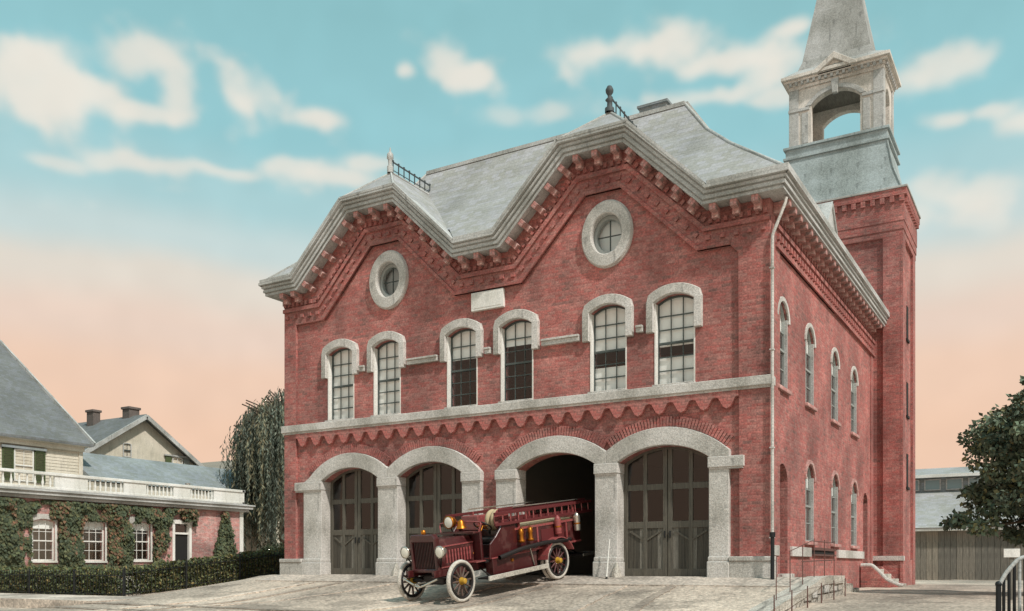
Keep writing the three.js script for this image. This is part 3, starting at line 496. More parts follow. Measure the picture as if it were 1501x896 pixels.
// sides, back, inside
{
  const side = [[-1.89, -0.8], [-4.96, -3.71], [-8.35, -7.11], [-11.51, -10.28]].map(([a, b]) => (a + b) / 2);
  const SW = 1.02, holes = [];
  const put = (z, y0, y1, w = SW) => holes.push([[-z - w / 2, y0], [-z + w / 2, y0], ...arcPts(-z, w / 2, y1 - w * 0.36, w * 0.36)]);
  side.forEach((z, i) => { put(z, 4.9, 7.13); if (i) put(z, 1.0, 3.22); });
  const s = shapeOf([[0.5, -0.6], [-ZB, -0.6], [-ZB, E0 + 0.3], [0.5, E0 + 0.3]]);
  for (const h of holes) s.holes.push(pathOf(h));
  const dz = side[0], dz2 = -13.1;
  for (const [z, y0, y1, w] of [[dz, 0.1, 2.95, 1.0], [dz2, 0.32, 3.0, 0.9]]) s.holes.push(pathOf([[-z - w / 2, y0], [-z + w / 2, y0], ...arcPts(-z, w / 2, y1 - w * 0.4, w * 0.4)]));
  obj('wall', ext(s, -0.42, -0.04).rotateY(Math.PI / 2), M.brick2, S).userData.label = 'brick side wall facing the yard';
  obj('corner_pilaster', BB(-0.2, -0.002, -0.4, 8.3, -0.95, -0.5), M.brick2, S);
  obj('corner_pilaster', BB(-0.2, -0.002, -0.4, 8.3, ZB, ZB + 0.5), M.brick2, S);
  obj('frieze_band', [BB(-0.2, -0.001, 8.3, E0 + 0.1, ZB, -0.5), BB(-0.1, 0.05, 8.3, 8.42, ZB, -0.5), BB(-0.1, 0.06, 8.78, 8.9, ZB, -0.5)], M.brick2, S);
  const dn = []; for (let k = 0; k < 46; k++) dn.push(B(0.09, 0.16, 0.14, 0.02, 8.6, -0.7 - k * 0.3), B(0.09, 0.13, 0.1, 0.03, 9.0, -0.6 - k * 0.3));
  obj('corbel_studs', dn, M.brick2, S).userData.kind = 'stuff';
  for (const [za, zb] of [[-4.3, -2.1], [-12.5, -8.0], [-0.8, -0.16]]) obj('belt_course', BB(-0.1, 0.03, 0.56, 0.82, za, zb, 0.01), M.stone, S);
  const cw = sub('window', S, 0, 0.6, -6.1, Math.PI / 2); cw.userData.label = 'low dark cellar window in the side wall';
  obj('frame', [BB(-1.5, 1.5, 0.16, 0.24, -0.06, 0.03), BB(-1.5, 1.5, 0, 0.05, -0.06, 0.03)], M.ironBrown, cw); obj('pane', BB(-1.5, 1.5, 0.05, 0.16, -0.035, -0.01), M.dark, cw);
  side.forEach((z, i) => {
    for (const [y0, y1] of i ? [[4.9, 7.13], [1.0, 3.22]] : [[4.9, 7.13]]) {
      const g = sashWindow(S, -0.15, y0 - 0.01, z, Math.PI / 2, SW + 0.02, y1 - y0 + 0.02, SW * 0.36, 2, 4, { blinds: [[0.7, 1]], bars: M.sash, frame: M.sash });
      obj('sill', BB(-SW / 2 - 0.1, SW / 2 + 0.1, -0.09, 0.01, -0.1, 0.2, 0.01), M.brickPink, g);
      const hw = SW / 2, yt = y1 - y0 + 0.01, rise = SW * 0.36;
      obj('stone_hood', ext(shapeOf([[hw, yt - rise - 0.1], [hw + 0.12, yt - rise - 0.1], ...arcPts(0, hw + 0.12, yt - rise + 0.02, rise + 0.1), [-hw - 0.12, yt - rise - 0.1], [-hw, yt - rise - 0.1], ...arcPts(0, hw, yt - rise, rise).reverse()]), 0.08, 0.155, 0.008), y0 > 4 ? M.stone : M.brickPink, g);
      for (const q of [-1, 1]) obj('jamb_lining', B(0.045, yt - rise, 0.07, q * (hw - 0.02), (yt - rise) / 2, 0.072), M.trim, g);
    }
  });
  for (const [z, y0, y1, w] of [[dz, 0.1, 2.95, 1.0], [dz2, 0.32, 3.0, 0.9]]) {
    const g = sub('door', S, -0.28, y0, z, Math.PI / 2), h = y1 - y0;
    obj('leaf', ext(shapeOf([[-w / 2, 0], [w / 2, 0], ...arcPts(0, w / 2, h - w * 0.4, w * 0.4)]), -0.05, 0.0), M.door, g);
    obj('panel', [BB(-0.36, -0.05, 0.2, 0.95, 0, 0.02, 0.005), BB(0.05, 0.36, 0.2, 0.95, 0, 0.02, 0.005), BB(-0.36, -0.05, 1.1, 2.1, 0, 0.02, 0.005), BB(0.05, 0.36, 1.1, 2.1, 0, 0.02, 0.005)], M.doorRail, g);
    obj('threshold', BB(-w / 2 - 0.1, w / 2 + 0.1, -0.1, 0, -0.1, 0.4, 0.01), M.stone, g);
    obj('handle', new THREE.SphereGeometry(0.035, 10, 8).translate(w / 2 - 0.1, 1.0, 0.03), M.iron, g);
  }
  obj('wall', BB(XL, XL + 0.4, -1.2, E0 + 0.3, ZB, -0.5), M.brick, S).userData.label = 'brick side wall facing the hedge';
  obj('wall', BB(XL + 0.4, -0.42, -0.6, E0 + 0.3, ZB, ZB + 0.4), M.brick, S).userData.label = 'brick back wall';
  obj('floor', BB(XL + 0.4, -0.42, -0.25, 0.02, ZB + 0.4, -0.005), M.concrete, S);
  obj('ceiling', BB(XL + 0.4, -0.42, 4.35, 4.7, ZB + 0.4, -0.5), M.plaster, S);
  obj('ceiling', BB(XL + 0.4, -0.42, 9.3, 9.4, ZB + 0.4, -0.5), M.plaster, S);
  for (const [a, b, c, d] of [[XL + 0.4, -0.42, ZB + 0.4, ZB + 0.46], [XL + 0.4, XL + 0.46, ZB + 0.46, -0.52], [-0.48, -0.42, ZB + 0.46, -3.0]]) obj('lining', BB(a, b, 0.02, 4.35, c, d), M.lining, S);
  obj('partition', BB(-8.3, -8.1, 0.02, 4.35, ZB + 0.4, -0.5), M.plaster, S);
  // wall dormer on the side roof
  const d = sub('dormer', S, 0.3, RT, -5.6);
  obj('gablet', [ext(shapeOf([[-0.75, 0], [0.75, 0], [0.75, 0.35], [0, 1.25], [-0.75, 0.35]]), -1.4, 0, 0.02).rotateY(Math.PI / 2)], M.trim, d);
  obj('roof', [beam(V3(-0.7, 0.28, 0.86), V3(-0.7, 1.3, -0.02), 1.5, 0.07), beam(V3(-0.7, 0.28, -0.86), V3(-0.7, 1.3, 0.02), 1.5, 0.07)], M.trim, d);
}
// downspout on the corner
{
  const dsp = obj('downspout', [tube([[0.38, 9.3, -0.05], [0.36, 9.15, -0.02], [0.16, 8.6, 0.06], [0.085, 8.4, 0.07], [0.075, 8.1, 0.07]], 0.04, 30, 8), tube([[0.075, 8.15, 0.07], [0.075, 4, 0.07], [0.075, 0.1, 0.07]], 0.04, 8, 8), ...[1, 3.2, 5.6, 7.6].map(y => B(0.11, 0.03, 0.11, 0.07, y, 0.07))], M.stone, S);
  dsp.userData.label = 'pale downspout on the brick corner';
  obj('standpipe', [cyl(0.05, 0.05, 1.1, 0.14, 0.5, 0.3), cyl(0.07, 0.07, 0.12, 0.14, 1.06, 0.3)], M.iron, S);
}
// tower
{
  const T = sub('tower', S), x0 = -3.85, x1 = 0.96, z0 = -17.9, z1 = -14.6, tx = (x0 + x1) / 2;
  const strips = [];
  for (const x of [x0, x1 - 0.62]) strips.push(BB(x, x + 0.62, -0.6, 12.9, z1, z1 + 0.1, 0.01));
  for (const z of [z0, z1 - 0.62 + 0.1]) strips.push(BB(x1, x1 + 0.1, -0.6, 12.9, z, z + 0.62, 0.01));
  obj('shaft', BB(x0, x1, -0.9, 13.1, z0, z1), M.brick, T);
  obj('pilasters', strips, M.brick2, T);
  obj('pilasters', BB(x1, x1 + 0.07, -0.9, 0.55, z0, z1 + 0.14), M.brick, T).userData.label = 'brick foot of the tower';
  obj('belt_course', [BB(x0, x1 + 0.14, 0.5, 0.68, z1 - 0.05, z1 + 0.16, 0.01)], M.stone, T);
  const ring = (o, y0, y1, m, n) => obj(n, BB(x0 - o, x1 + o, y0, y1, z0 - o, z1 + o, 0.012), m, T);
  ring(0.105, 12.75, 12.98, M.brick2, 'corbel_course'); ring(0.13, 12.98, 13.3, M.brick2, 'corbel_course'); ring(0.15, 13.3, 13.96, M.brick, 'corbel_course'); ring(0.14, 13.96, 14.24, M.brick, 'corbel_course'); ring(0.24, 14.24, 14.5, M.brick2, 'corbel_course');
  const dn = []; for (let k = 0; k < 15; k++) dn.push(B(0.16, 0.22, 0.14, x0 + 0.05 + k * 0.345, 14.12, z1 + 0.17)); for (let k = 0; k < 10; k++) dn.push(B(0.14, 0.22, 0.16, x1 + 0.17, 14.12, z0 + 0.1 + k * 0.345));
  obj('dentil_course', dn, M.brick2, T).userData.kind = 'stuff';
  for (const y of [3.4, 6.2, 9.2]) obj('slit_window', [BB(x1 + 0.0, x1 + 0.02, y, y + 1.3, -16.5, -16.1), BB(x1, x1 + 0.06, y - 0.1, y, -16.6, -16.0)], M.dark, T);
  // flared slate skirt under the belfry
  const rc = (xa, xb, za, zb, y) => [[xa, y, zb], [xb, y, zb], [xb, y, za], [xa, y, za]];
  obj('eaves_board', BB(x0 - 0.28, x1 + 0.28, 14.5, 14.58, z0 - 0.28, z1 + 0.28, 0.015), M.trim, T);
  obj('skirt_roof', skin([rc(x0 - 0.04, x1 + 0.04, z0 - 0.04, z1 + 0.04, 14.58), rc(-3.62, 0.66, -17.78, -14.77, 15.5), rc(-3.4, 0.42, -17.62, -14.95, 16.7)]), M.sheetMetal, T);
  obj('skirt_band', [BB(-3.5, 0.52, 16.68, 16.78, -17.7, -14.87, 0.01), BB(-3.42, 0.44, 16.78, 17.1, -17.6, -14.95, 0.01), BB(-3.5, 0.52, 17.1, 17.2, -17.7, -14.87, 0.01)], M.sheetMetal, T);
  for (const q of [[x1 + 0.04, 0.66, 0.42], [x0 - 0.04, -3.62, -3.4]]) { obj('hip_cap', [bar(V3(q[0], 14.58, z1 + 0.04), V3(q[1], 15.5, -14.77), 0.04), bar(V3(q[1], 15.5, -14.77), V3(q[2], 16.7, -14.95), 0.04)], M.sheetMetal, T); }
  // belfry: four arched walls
  const bx0 = -3.26, bx1 = 0.26, bz0 = -17.4, bz1 = -15.05, by = 17.19, bt = 19.5;
  const wallF = (w, ow, name) => { const s = shapeOf([[-w / 2, by], [-ow, by], ...arcPts(0, ow, 18.75, 0.42).reverse(), [ow, by], [w / 2, by], [w / 2, bt], [-w / 2, bt]]); return ext(s, -0.3, 0, 0.01); };
  const cx = (bx0 + bx1) / 2, cz = (bz0 + bz1) / 2, W = bx1 - bx0, D = bz1 - bz0;
  obj('belfry_wall', [wallF(W, 0.93).translate(cx, 0, bz1)], M.belfry, T);
  obj('belfry_wall', [wallF(W, 0.93).rotateY(Math.PI).translate(cx, 0, bz0)], M.belfry, T);
  obj('belfry_wall', [wallF(D - 0.6, 0.5).rotateY(Math.PI / 2).translate(bx1, 0, cz)], M.belfry, T);
  obj('belfry_wall', [wallF(D - 0.6, 0.5).rotateY(-Math.PI / 2).translate(bx0, 0, cz)], M.belfry, T);
  // pilaster panels, imposts, archivolt, keystone on the front and the sides
  const trims = [];
  for (const [a, b] of [[bx0 - 0.04, bx0 + 0.34], [bx1 - 0.34, bx1 + 0.04]]) { trims.push(BB(a, b, by, 18.6, bz1 - 0.1, bz1 + 0.05, 0.01), BB(a - 0.02, b + 0.02, 18.6, 18.72, bz1 - 0.1, bz1 + 0.08, 0.01), BB(a, b, 18.74, bt, bz1 - 0.1, bz1 + 0.04, 0.01)); }
  for (const s of [-1, 1]) trims.push(BB(cx + s * 1.2 - 0.2, cx + s * 1.2 + 0.2, 18.6, 18.72, bz1 - 0.1, bz1 + 0.06, 0.01), BB(cx + s * 1.17 - 0.13, cx + s * 1.17 + 0.13, by + 0.1, 18.5, bz1 - 0.05, bz1 + 0.03, 0.01));
  for (const [a, b] of [[bz0 - 0.04, bz0 + 0.3], [bz1 - 0.3, bz1 + 0.03]]) trims.push(BB(bx1 - 0.1, bx1 + 0.05, by, bt, a, b, 0.01));
  const ar = shapeOf([...arcPts(cx, 1.15, 18.74, 0.6), ...arcPts(cx, 0.94, 18.74, 0.44).reverse()]); trims.push(ext(ar, bz1 - 0.05, bz1 + 0.06, 0.01));
  trims.push(ext(shapeOf([[cx - 0.1, 18.98], [cx + 0.1, 18.98], [cx + 0.15, bt + 0.05], [cx - 0.15, bt + 0.05]]), bz1 - 0.05, bz1 + 0.13, 0.015));
  obj('belfry_trim', trims, M.trim, T);
  obj('belfry_floor', BB(bx0, bx1, by - 0.05, by + 0.004, bz0, bz1), M.slateBlue, T);
  obj('belfry_ceiling', BB(bx0 + 0.1, bx1 - 0.1, bt - 0.12, bt, bz0 + 0.1, bz1 - 0.1), M.wood2, T);
  // entablature with dentils and a little pediment
  const en = (o, y0, y1) => BB(bx0 - o, bx1 + o, y0, y1, bz0 - o, bz1 + o, 0.015);
  obj('entablature', [en(0.06, bt, bt + 0.14), en(0.2, bt + 0.26, bt + 0.36), en(0.3, bt + 0.36, bt + 0.5), en(0.1, bt + 0.14, bt + 0.26)], M.belfry, T);
  const bd = []; for (let k = 0; k < 16; k++) bd.push(B(0.1, 0.12, 0.1, bx0 + 0.05 + k * 0.228, bt + 0.2, bz1 + 0.13)); for (let k = 0; k < 10; k++) bd.push(B(0.1, 0.12, 0.1, bx1 + 0.13, bt + 0.2, bz0 + 0.1 + k * 0.24));
  obj('dentil_course', bd, M.trim, T).userData.kind = 'stuff';
  const ped = shapeOf([[cx - 0.85, bt + 0.34], [cx - 0.85, bt + 0.42], [cx, bt + 1.0], [cx + 0.85, bt + 0.42], [cx + 0.85, bt + 0.34], [cx + 0.6, bt + 0.34], [cx, bt + 0.74], [cx - 0.6, bt + 0.34]]);
  obj('pediment', [ext(ped, bz1 - 0.2, bz1 + 0.34, 0.015), ext(shapeOf([[cx - 0.65, bt + 0.3], [cx + 0.65, bt + 0.3], [cx, bt + 0.78]]), bz1 - 0.3, bz1 + 0.2)], M.belfry, T);
  // spire: flared foot, tall pyramid, finial
  const sq = (hw, hd, y) => rc(cx - hw, cx + hw, cz - hd, cz + hd, y);
  obj('spire', skin([sq(2.0, 1.45, 20.0), sq(1.45, 1.2, 20.25), sq(1.3, 1.1, 20.6), sq(0.92, 0.82, 22.6), sq(0.05, 0.05, 27.6)]), M.spire, T);
  obj('spire_finial', lathe([[0.09, 0], [0.05, 0.3], [0.13, 0.45], [0.05, 0.6], [0.02, 1.3], [0, 1.32]], 10).translate(cx, 27.5, cz), M.iron, T);
}

// ---------------------------------------------------------------- side terrace, railing, steps
{
  const t = thing('retaining_wall', 'low rough stone retaining wall along the yard side of the fire station', 'wall', 1.05, 0, 0);
  // separate rough blocks in two or three courses
  let i = 0; const geo = [0, 1, 2, 3, 4].map(k => { const g = new RoundedBoxGeometry(1, 1, 1, 2, 0.06); const p = g.attributes.position; for (let q = 0; q < p.count; q++) { p.setXYZ(q, p.getX(q) + (hash(q, k, 1) - 0.5) * 0.06, p.getY(q) + (hash(q, k, 2) - 0.5) * 0.05, p.getZ(q) + (hash(q, k, 3) - 0.5) * 0.03); } g.computeVertexNormals(); return join(g); });
  for (let z = -2.5; z < 8.6;) {
    const w = rr(0.5, 0.85), yt = H(0.5, z + w / 2) - 0.05, yb = H(1.6, z + w / 2) - 0.15, n = yt - yb > 0.45 ? 2 : 1;
    for (let c = 0; c < n; c++) { const h = (yt - yb) / n, b = piece('stone_block', geo[i++ % 5], i % 4 ? M.stoneRough : M.stone, t, rr(-0.02, 0.02), yb + (c + 0.5) * h, z + w / 2); b.scale.set(0.36, h - 0.012, w - 0.015); }
    z += w;
  }
  const cop = []; for (let k = 0; k <= 24; k++) { const z = mix(-2.5, 8.6, k / 24), y = H(0.5, z) - 0.02 + rr(-0.008, 0.008); cop.push([[-0.2, y - 0.12, z], [0.22, y - 0.12, z], [0.23, y + 0.07, z], [-0.2, y + 0.07, z]]); } obj('coping', skin(cop), M.stoneRough, t);
  const r = thing('railing', 'thin iron railing on the stone retaining wall beside the side door', 'railing', 1.05, 0, 0);
  for (let z = -2.3; z <= 3.4; z += 1.14) piece('post', join(cyl(0.011, 0.011, 1.0, 0, 0.46, 0, 6)), M.ironBrown, r, 0, H(0.5, z), z);
  obj('rail', [bar(V3(0, 0.9, -2.4), V3(0, 0.9, 0.2), 0.011), bar(V3(0, 0.46, -2.4), V3(0, 0.4, 1.2), 0.013), bar(V3(0, 0.9, 0.2), V3(0, 0.62, 2.3), 0.011)], M.ironBrown, r);
  const wf = thing('wire_fence', 'low wire fence on short iron stakes at the foot of the stone wall', 'fence', 1.42, 0, 0);
  for (let k = 0; k < 6; k++) { const z = -1.8 + k * 1.35; piece('stake', join(cyl(0.016, 0.012, 0.5, 0, 0.22, 0, 6)), M.ironBrown, wf, 0, H(1.6, z), z); }
  for (const hgt of [0.4]) obj('wire', tube(Array.from({ length: 12 }, (_, k) => { const z = -1.8 + k * 0.6136; return [0, H(1.6, z) + hgt, z]; }), 0.004, 30, 5), M.ironBrown, wf);
  const st = thing('stone_steps', 'three worn stone steps at the end of the retaining wall', 'steps', 0.62, 0, -3.2);
  [[0.0, -0.04], [-0.8, -0.19], [-1.6, -0.33]].forEach(([z, y], k) => { const b = piece('step', geo[k], M.stoneRough, st, 0.02 * k, y - 0.2, z); b.scale.set(0.95, 0.4, 0.86); });
  const sp = thing('entrance_stoop', 'brick stoop with a curved pale coping beside the tower', 'stoop', 0, 0, -12.0);
  const ch = [[0, -0.6], [0, 0.28], [0.35, 0.28], [0.55, 0.1], [0.85, -0.22], [1.25, -0.42], [1.3, -0.6]];
  obj('cheek_wall', ext(shapeOf(ch), -0.15, 0.1, 0.01), M.brick, sp);
  obj('cheek_wall', ext(shapeOf(ch), -2.35, -2.1, 0.01), M.brick, sp);
  obj('coping', tube([[0.0, 0.31, 0], [0.35, 0.31, 0], [0.55, 0.14, 0], [0.85, -0.18, 0], [1.25, -0.38, 0], [1.42, -0.4, 0]], 0.085, 30, 8), M.stone, sp);
  for (let k = 0; k < 4; k++) obj('step', BB(0, 0.45 + k * 0.26, -0.6, 0.28 - (k + 0.5) * 0.18, -2.1, -0.15, 0.012), M.stoneRough, sp);
}
{ const p = thing('white_pole', 'slim white pole leaning at the foot of a stone pier', 'pole', -4.22, 0.03, 0.42); obj('shaft', bar(V3(0, -0.08, 0), V3(0.02, 0.98, -0.16), 0.026, 8, 0.014), M.white, p); obj('ferrule', bar(V3(0, -0.1, 0), V3(0, -0.02, -0.01), 0.032, 8), M.iron, p); }

// ---------------------------------------------------------------- fire engine
{
  const F = thing('fire_engine', 'antique open red fire engine with ladders backing out of the open bay', 'fire engine');
  const grime = (r_, g_, b_, k_) => tex(256, 0.9, (u, v, c) => { const f = fbm(u, v, 5, 5, k_), w = fbm(u, v, 48, 2, k_ + 3), dust = step(0.56, 0.7, f); const q = 0.8 + 0.4 * w; c[0] = mix(r_ * q, 120, dust * 0.35); c[1] = mix(g_ * q, 104, dust * 0.35); c[2] = mix(b_ * q, 94, dust * 0.35); });
  const engineMap = grime(68, 20, 22, 5), highlightMap = grime(146, 72, 72, 15);
  const red = new THREE.MeshPhysicalMaterial({ map: engineMap, roughness: 0.42, clearcoat: 0.7, clearcoatRoughness: 0.15, side: THREE.DoubleSide });
  const redHighlight = new THREE.MeshPhysicalMaterial({ map: highlightMap, roughness: 0.5, clearcoat: 0.5, side: THREE.DoubleSide });  // paler pinkish red: highlights put into the colour of trim and fittings
  const black = std({ color: 0x1d1818, roughness: 0.5 }), brass = std({ color: 0xb8742a, roughness: 0.42, metalness: 0.9 }), nickel = std({ color: 0xcfcac0, roughness: 0.25, metalness: 0.85 }), tyre = std({ map: stoneTex, color: tint(0.78, 0.75, 0.7), roughness: 0.85 }), leather = std({ color: 0x251c1a, roughness: 0.55 }), ladderM = std({ color: 0x5e2426, roughness: 0.55 }), yellow = std({ color: 0xb98f30, roughness: 0.5 }), lens = std({ color: 0xf2eee2, roughness: 0.12 }), spokeM = std({ color: 0x5c4a42, roughness: 0.6 }), hoseM = std({ color: 0xb9a888, roughness: 0.95 });
  // place: rear axle over the sill of the open bay, nose down the apron
  const rear = V3(-6.42, H(-6.4, 0.5) + 0.035, 0.45), front = V3(-7.0, H(-7, 4.35) + 0.01, 4.2);
  const d = V3().subVectors(front, rear), L = d.length() / 1.05; F.scale.setScalar(1.05);
  F.position.copy(rear); F.rotation.order = 'YXZ'; F.rotation.y = Math.atan2(d.x, d.z); F.rotation.x = -Math.asin(d.y / d.length());
  const r = 0.49, tr = 0.8;
  function wheel(x, z, steer, dual) {
    const w = sub('wheel', F, x, r, z, steer), s = Math.sign(x);
    const tg = n => new THREE.TorusGeometry(r - 0.045, 0.045, 10, 36).rotateY(Math.PI / 2).scale(1.15, 1, 1).translate(n, 0, 0);
    obj('tyre', dual ? [tg(0), tg(-s * 0.14)] : tg(0), tyre, w);
    obj('rim', new THREE.TorusGeometry(r - 0.115, 0.036, 8, 32).rotateY(Math.PI / 2).scale(1.7, 1, 1), black, w);
    const sg = join(lathe([[0.02, 0.09], [0.03, 0.11], [0.022, 0.3], [0.03, 0.36]], 8));
    for (let k = 0; k < 12; k++) piece('spoke', sg, x * L > 0 && z === 0 ? red : spokeM, w, 0, 0, 0, k * Math.PI / 6, 0, 0);
    obj('hub', [lathe([[0, -0.06], [0.11, -0.06], [0.09, -0.03], [0.09, 0.03], [0.065, 0.05], [0.07, 0.12], [0.05, 0.14], [0, 0.145]], 16).rotateZ(-s * Math.PI / 2)], yellow, w);
  }
  wheel(tr, L, 0.06, false); wheel(-tr, L, 0.06, false); wheel(tr + 0.02, 0, 0, true); wheel(-tr - 0.02, 0, 0, true);
  obj('axle', [bar(V3(-tr, r, L), V3(tr, r - 0.0, L), 0.045, 8), bar(V3(-tr, r, 0), V3(tr, r, 0), 0.06, 8), new THREE.SphereGeometry(0.2, 14, 10).translate(0, r, 0)], black, F);
  obj('chassis', [BB(0.38, 0.46, 0.62, 0.78, -1.25, L + 0.5, 0.01), BB(-0.46, -0.38, 0.62, 0.78, -1.25, L + 0.5, 0.01), BB(-0.4, 0.4, 0.64, 0.74, 1.2, 1.3), BB(-0.4, 0.4, 0.64, 0.74, 2.8, 2.9)], red, F);
  obj('engine_pan', [BB(-0.34, 0.34, 0.4, 0.66, 2.7, L + 0.1, 0.06)], black, F);
  for (const x of [-0.42, 0.42]) { obj('leaf_spring', tube([[x, 0.66, L - 0.55], [x, 0.55, L], [x, 0.68, L + 0.52]], 0.035, 14, 6), black, F); obj('leaf_spring', tube([[x, 0.68, -0.6], [x, 0.56, 0], [x, 0.68, 0.6]], 0.035, 14, 6), black, F); }
  obj('front_crossbar', [tube([[-0.55, 0.6, L + 0.5], [0, 0.42, L + 0.56], [0.55, 0.6, L + 0.5]], 0.025, 20, 6), bar(V3(0, 0.5, L + 0.2), V3(0, 0.5, L + 0.75), 0.02)], nickel, F);
  // radiator and hood
  const rz = L + 0.28, rad = sub('radiator', F, 0, 0.72, rz);
  const rs = shapeOf([[-0.42, 0], [0.42, 0], [0.42, 0.78], [0.34, 0.88], [-0.34, 0.88], [-0.42, 0.78]]); rs.holes.push(pathOf([[-0.34, 0.08], [0.34, 0.08], [0.34, 0.7], [-0.34, 0.7]]));
  obj('shell', ext(rs, -0.1, 0.06, 0.02), red, rad); obj('core', BB(-0.35, 0.35, 0.06, 0.72, -0.06, 0.0), black, rad);
  const fins = []; for (let k = 0; k < 14; k++) fins.push(BB(-0.335 + k * 0.05, -0.325 + k * 0.05, 0.08, 0.7, 0, 0.018)); obj('fins', fins, red, rad);
  obj('filler_cap', lathe([[0, 0.1], [0.05, 0.1], [0.06, 0.03], [0.04, 0]], 12).translate(0, 0.88, -0.02), brass, rad);
  const hs = shapeOf([[-0.4, 0], [0.4, 0], [0.41, 0.48], [0.3, 0.66], [-0.3, 0.66], [-0.41, 0.48]]);
  obj('hood', ext(hs, 0, 1.15, 0.015).translate(0, 0.8, L - 0.95), red, F);
  const louvre = join(B(0.02, 0.3, 0.04)); for (let k = 0; k < 9; k++) for (const s of [-1, 1]) piece('hood_louvre', louvre, redHighlight, F, s * 0.415, 1.05, L - 0.8 + k * 0.1);
  obj('hood_strip', [BB(0.395, 0.425, 1.28, 1.31, L - 0.95, L + 0.2), BB(0.395, 0.425, 0.8, 0.83, L - 0.95, L + 0.2)], redHighlight, F);
  obj('side_step', B(0.3, 0.025, 0.34, 0.62, 0.84, L - 0.78), redHighlight, F);
  // dash, seat, steering
  obj('dashboard', [BB(-0.62, 0.62, 0.8, 1.52, L - 1.06, L - 0.98, 0.02), B(1.24, 0.04, 0.3, 0, 1.52, L - 0.9).rotateX(0)], red, F);
  obj('floorboard', BB(-0.72, 0.72, 0.78, 0.84, 1.7, L - 0.98), black, F);
  const seat = sub('seat', F, 0, 1.1, L - 1.95);
  obj('seat_box', BB(-0.72, 0.72, -0.28, 0.06, -0.28, 0.3, 0.02), red, seat); obj('cushion', BB(-0.7, 0.7, 0.06, 0.22, -0.28, 0.32, 0.06), leather, seat); obj('seat_back', [BB(-0.72, 0.72, 0.2, 0.62, -0.4, -0.26, 0.05)], leather, seat); obj('arm_rail', [tube([[0.72, 0.1, 0.3], [0.74, 0.36, 0.2], [0.74, 0.46, -0.1], [0.72, 0.6, -0.34]], 0.025, 16, 6), tube([[-0.72, 0.1, 0.3], [-0.74, 0.36, 0.2], [-0.74, 0.46, -0.1], [-0.72, 0.6, -0.34]], 0.025, 16, 6)], redHighlight, seat);
  const sw = sub('steering_wheel', F, 0.36, 1.62, L - 1.4); sw.rotation.x = -0.6;
  obj('rim', new THREE.TorusGeometry(0.22, 0.018, 8, 24).rotateX(Math.PI / 2), black, sw); obj('spokes', [bar(V3(-0.22, 0, 0), V3(0.22, 0, 0), 0.012), bar(V3(0, 0, -0.22), V3(0, 0, 0.22), 0.012), bar(V3(0, 0, 0), V3(0, -0.75, 0), 0.02)], brass, sw);
  for (const s of [-1, 1]) obj('seat_side', ext(shapeOf([[1.5, 0.84], [2.55, 0.84], [2.5, 1.2], [2.3, 1.34], [2.0, 1.62], [1.62, 1.74], [1.5, 1.74]]), -0.025, 0.025, 0.008).rotateY(-Math.PI / 2).translate(s * 0.75, 0, 0), red, F);
  const reel = sub('hose_reel', F, 0, 1.72, 1.72); obj('drum', new THREE.TorusGeometry(0.2, 0.07, 8, 20).rotateY(Math.PI / 2).translate(0.42, 0, 0), hoseM, reel); obj('drum', new THREE.TorusGeometry(0.2, 0.07, 8, 20).rotateY(Math.PI / 2).translate(0.25, 0, 0), hoseM, reel); obj('flange', [new THREE.CylinderGeometry(0.28, 0.28, 0.02, 20).rotateZ(Math.PI / 2).translate(0.52, 0, 0)], redHighlight, reel); obj('cradle', [B(0.04, 0.4, 0.05, 0.56, -0.16, 0), B(0.04, 0.4, 0.05, 0.1, -0.16, 0), bar(V3(0.1, 0, 0), V3(0.6, 0, 0), 0.02)], black, reel);
  obj('tool_box', BB(-0.6, -0.05, 1.5, 1.86, 1.58, 1.95, 0.02), redHighlight, F);
  obj('cowl_rail', [tube([[0.62, 1.52, L - 0.95], [0.66, 1.74, L - 1.0], [0.0, 1.78, L - 1.0], [-0.66, 1.74, L - 1.0], [-0.62, 1.52, L - 0.95]], 0.018, 30, 6)], redHighlight, F);
  obj('suction_hose', tube([[0.93, 0.98, -0.5], [0.95, 1.02, 0.6], [0.93, 0.98, 1.5], [0.9, 0.86, 2.35]], 0.055, 30, 10), black, F);
  // lamps
  const lamp = (name, x, y, z, s, m) => { const g = sub(name, F, x, y, z); obj('shell', lathe([[0, -0.16], [0.07, -0.14], [0.12, -0.06], [0.13, 0.02], [0.145, 0.03], [0.145, 0.06], [0.125, 0.065]].map(p => [p[0] * s, p[1] * s]), 18).rotateX(Math.PI / 2), m, g); obj('lens', new THREE.SphereGeometry(0.125 * s, 16, 8, 0, Math.PI * 2, 0, Math.PI / 2).scale(1, 0.25, 1).rotateX(Math.PI / 2).translate(0, 0, 0.05 * s), lens, g); obj('bracket', bar(V3(0, -0.12 * s, 0), V3(-x * 0.25, -0.36, -0.1), 0.018), black, g); return g; };
  lamp('headlight', 0.56, 1.2, L + 0.32, 1.0, nickel); lamp('headlight', -0.56, 1.2, L + 0.32, 1.0, nickel);
  lamp('searchlight', -0.18, 1.78, L - 0.85, 1.1, brass); obj('bell', lathe([[0.13, 0], [0.12, 0.03], [0.09, 0.08], [0.075, 0.17], [0.03, 0.21], [0, 0.22]], 16).translate(0.12, 1.62, L - 0.9), brass, F);
  // hose body, locker sides, running boards
  const body = sub('hose_body', F, 0, 0.86, 0);
  obj('side_panel', BB(0.72, 0.76, 0, 0.62, -1.2, 1.55, 0.01), red, body); obj('side_panel', BB(-0.76, -0.72, 0, 0.62, -1.2, 1.55, 0.01), red, body); obj('floor', BB(-0.72, 0.72, 0, 0.05, -1.2, 1.55), black, body); obj('front_panel', BB(-0.72, 0.72, 0, 0.66, 1.5, 1.56, 0.01), red, body);
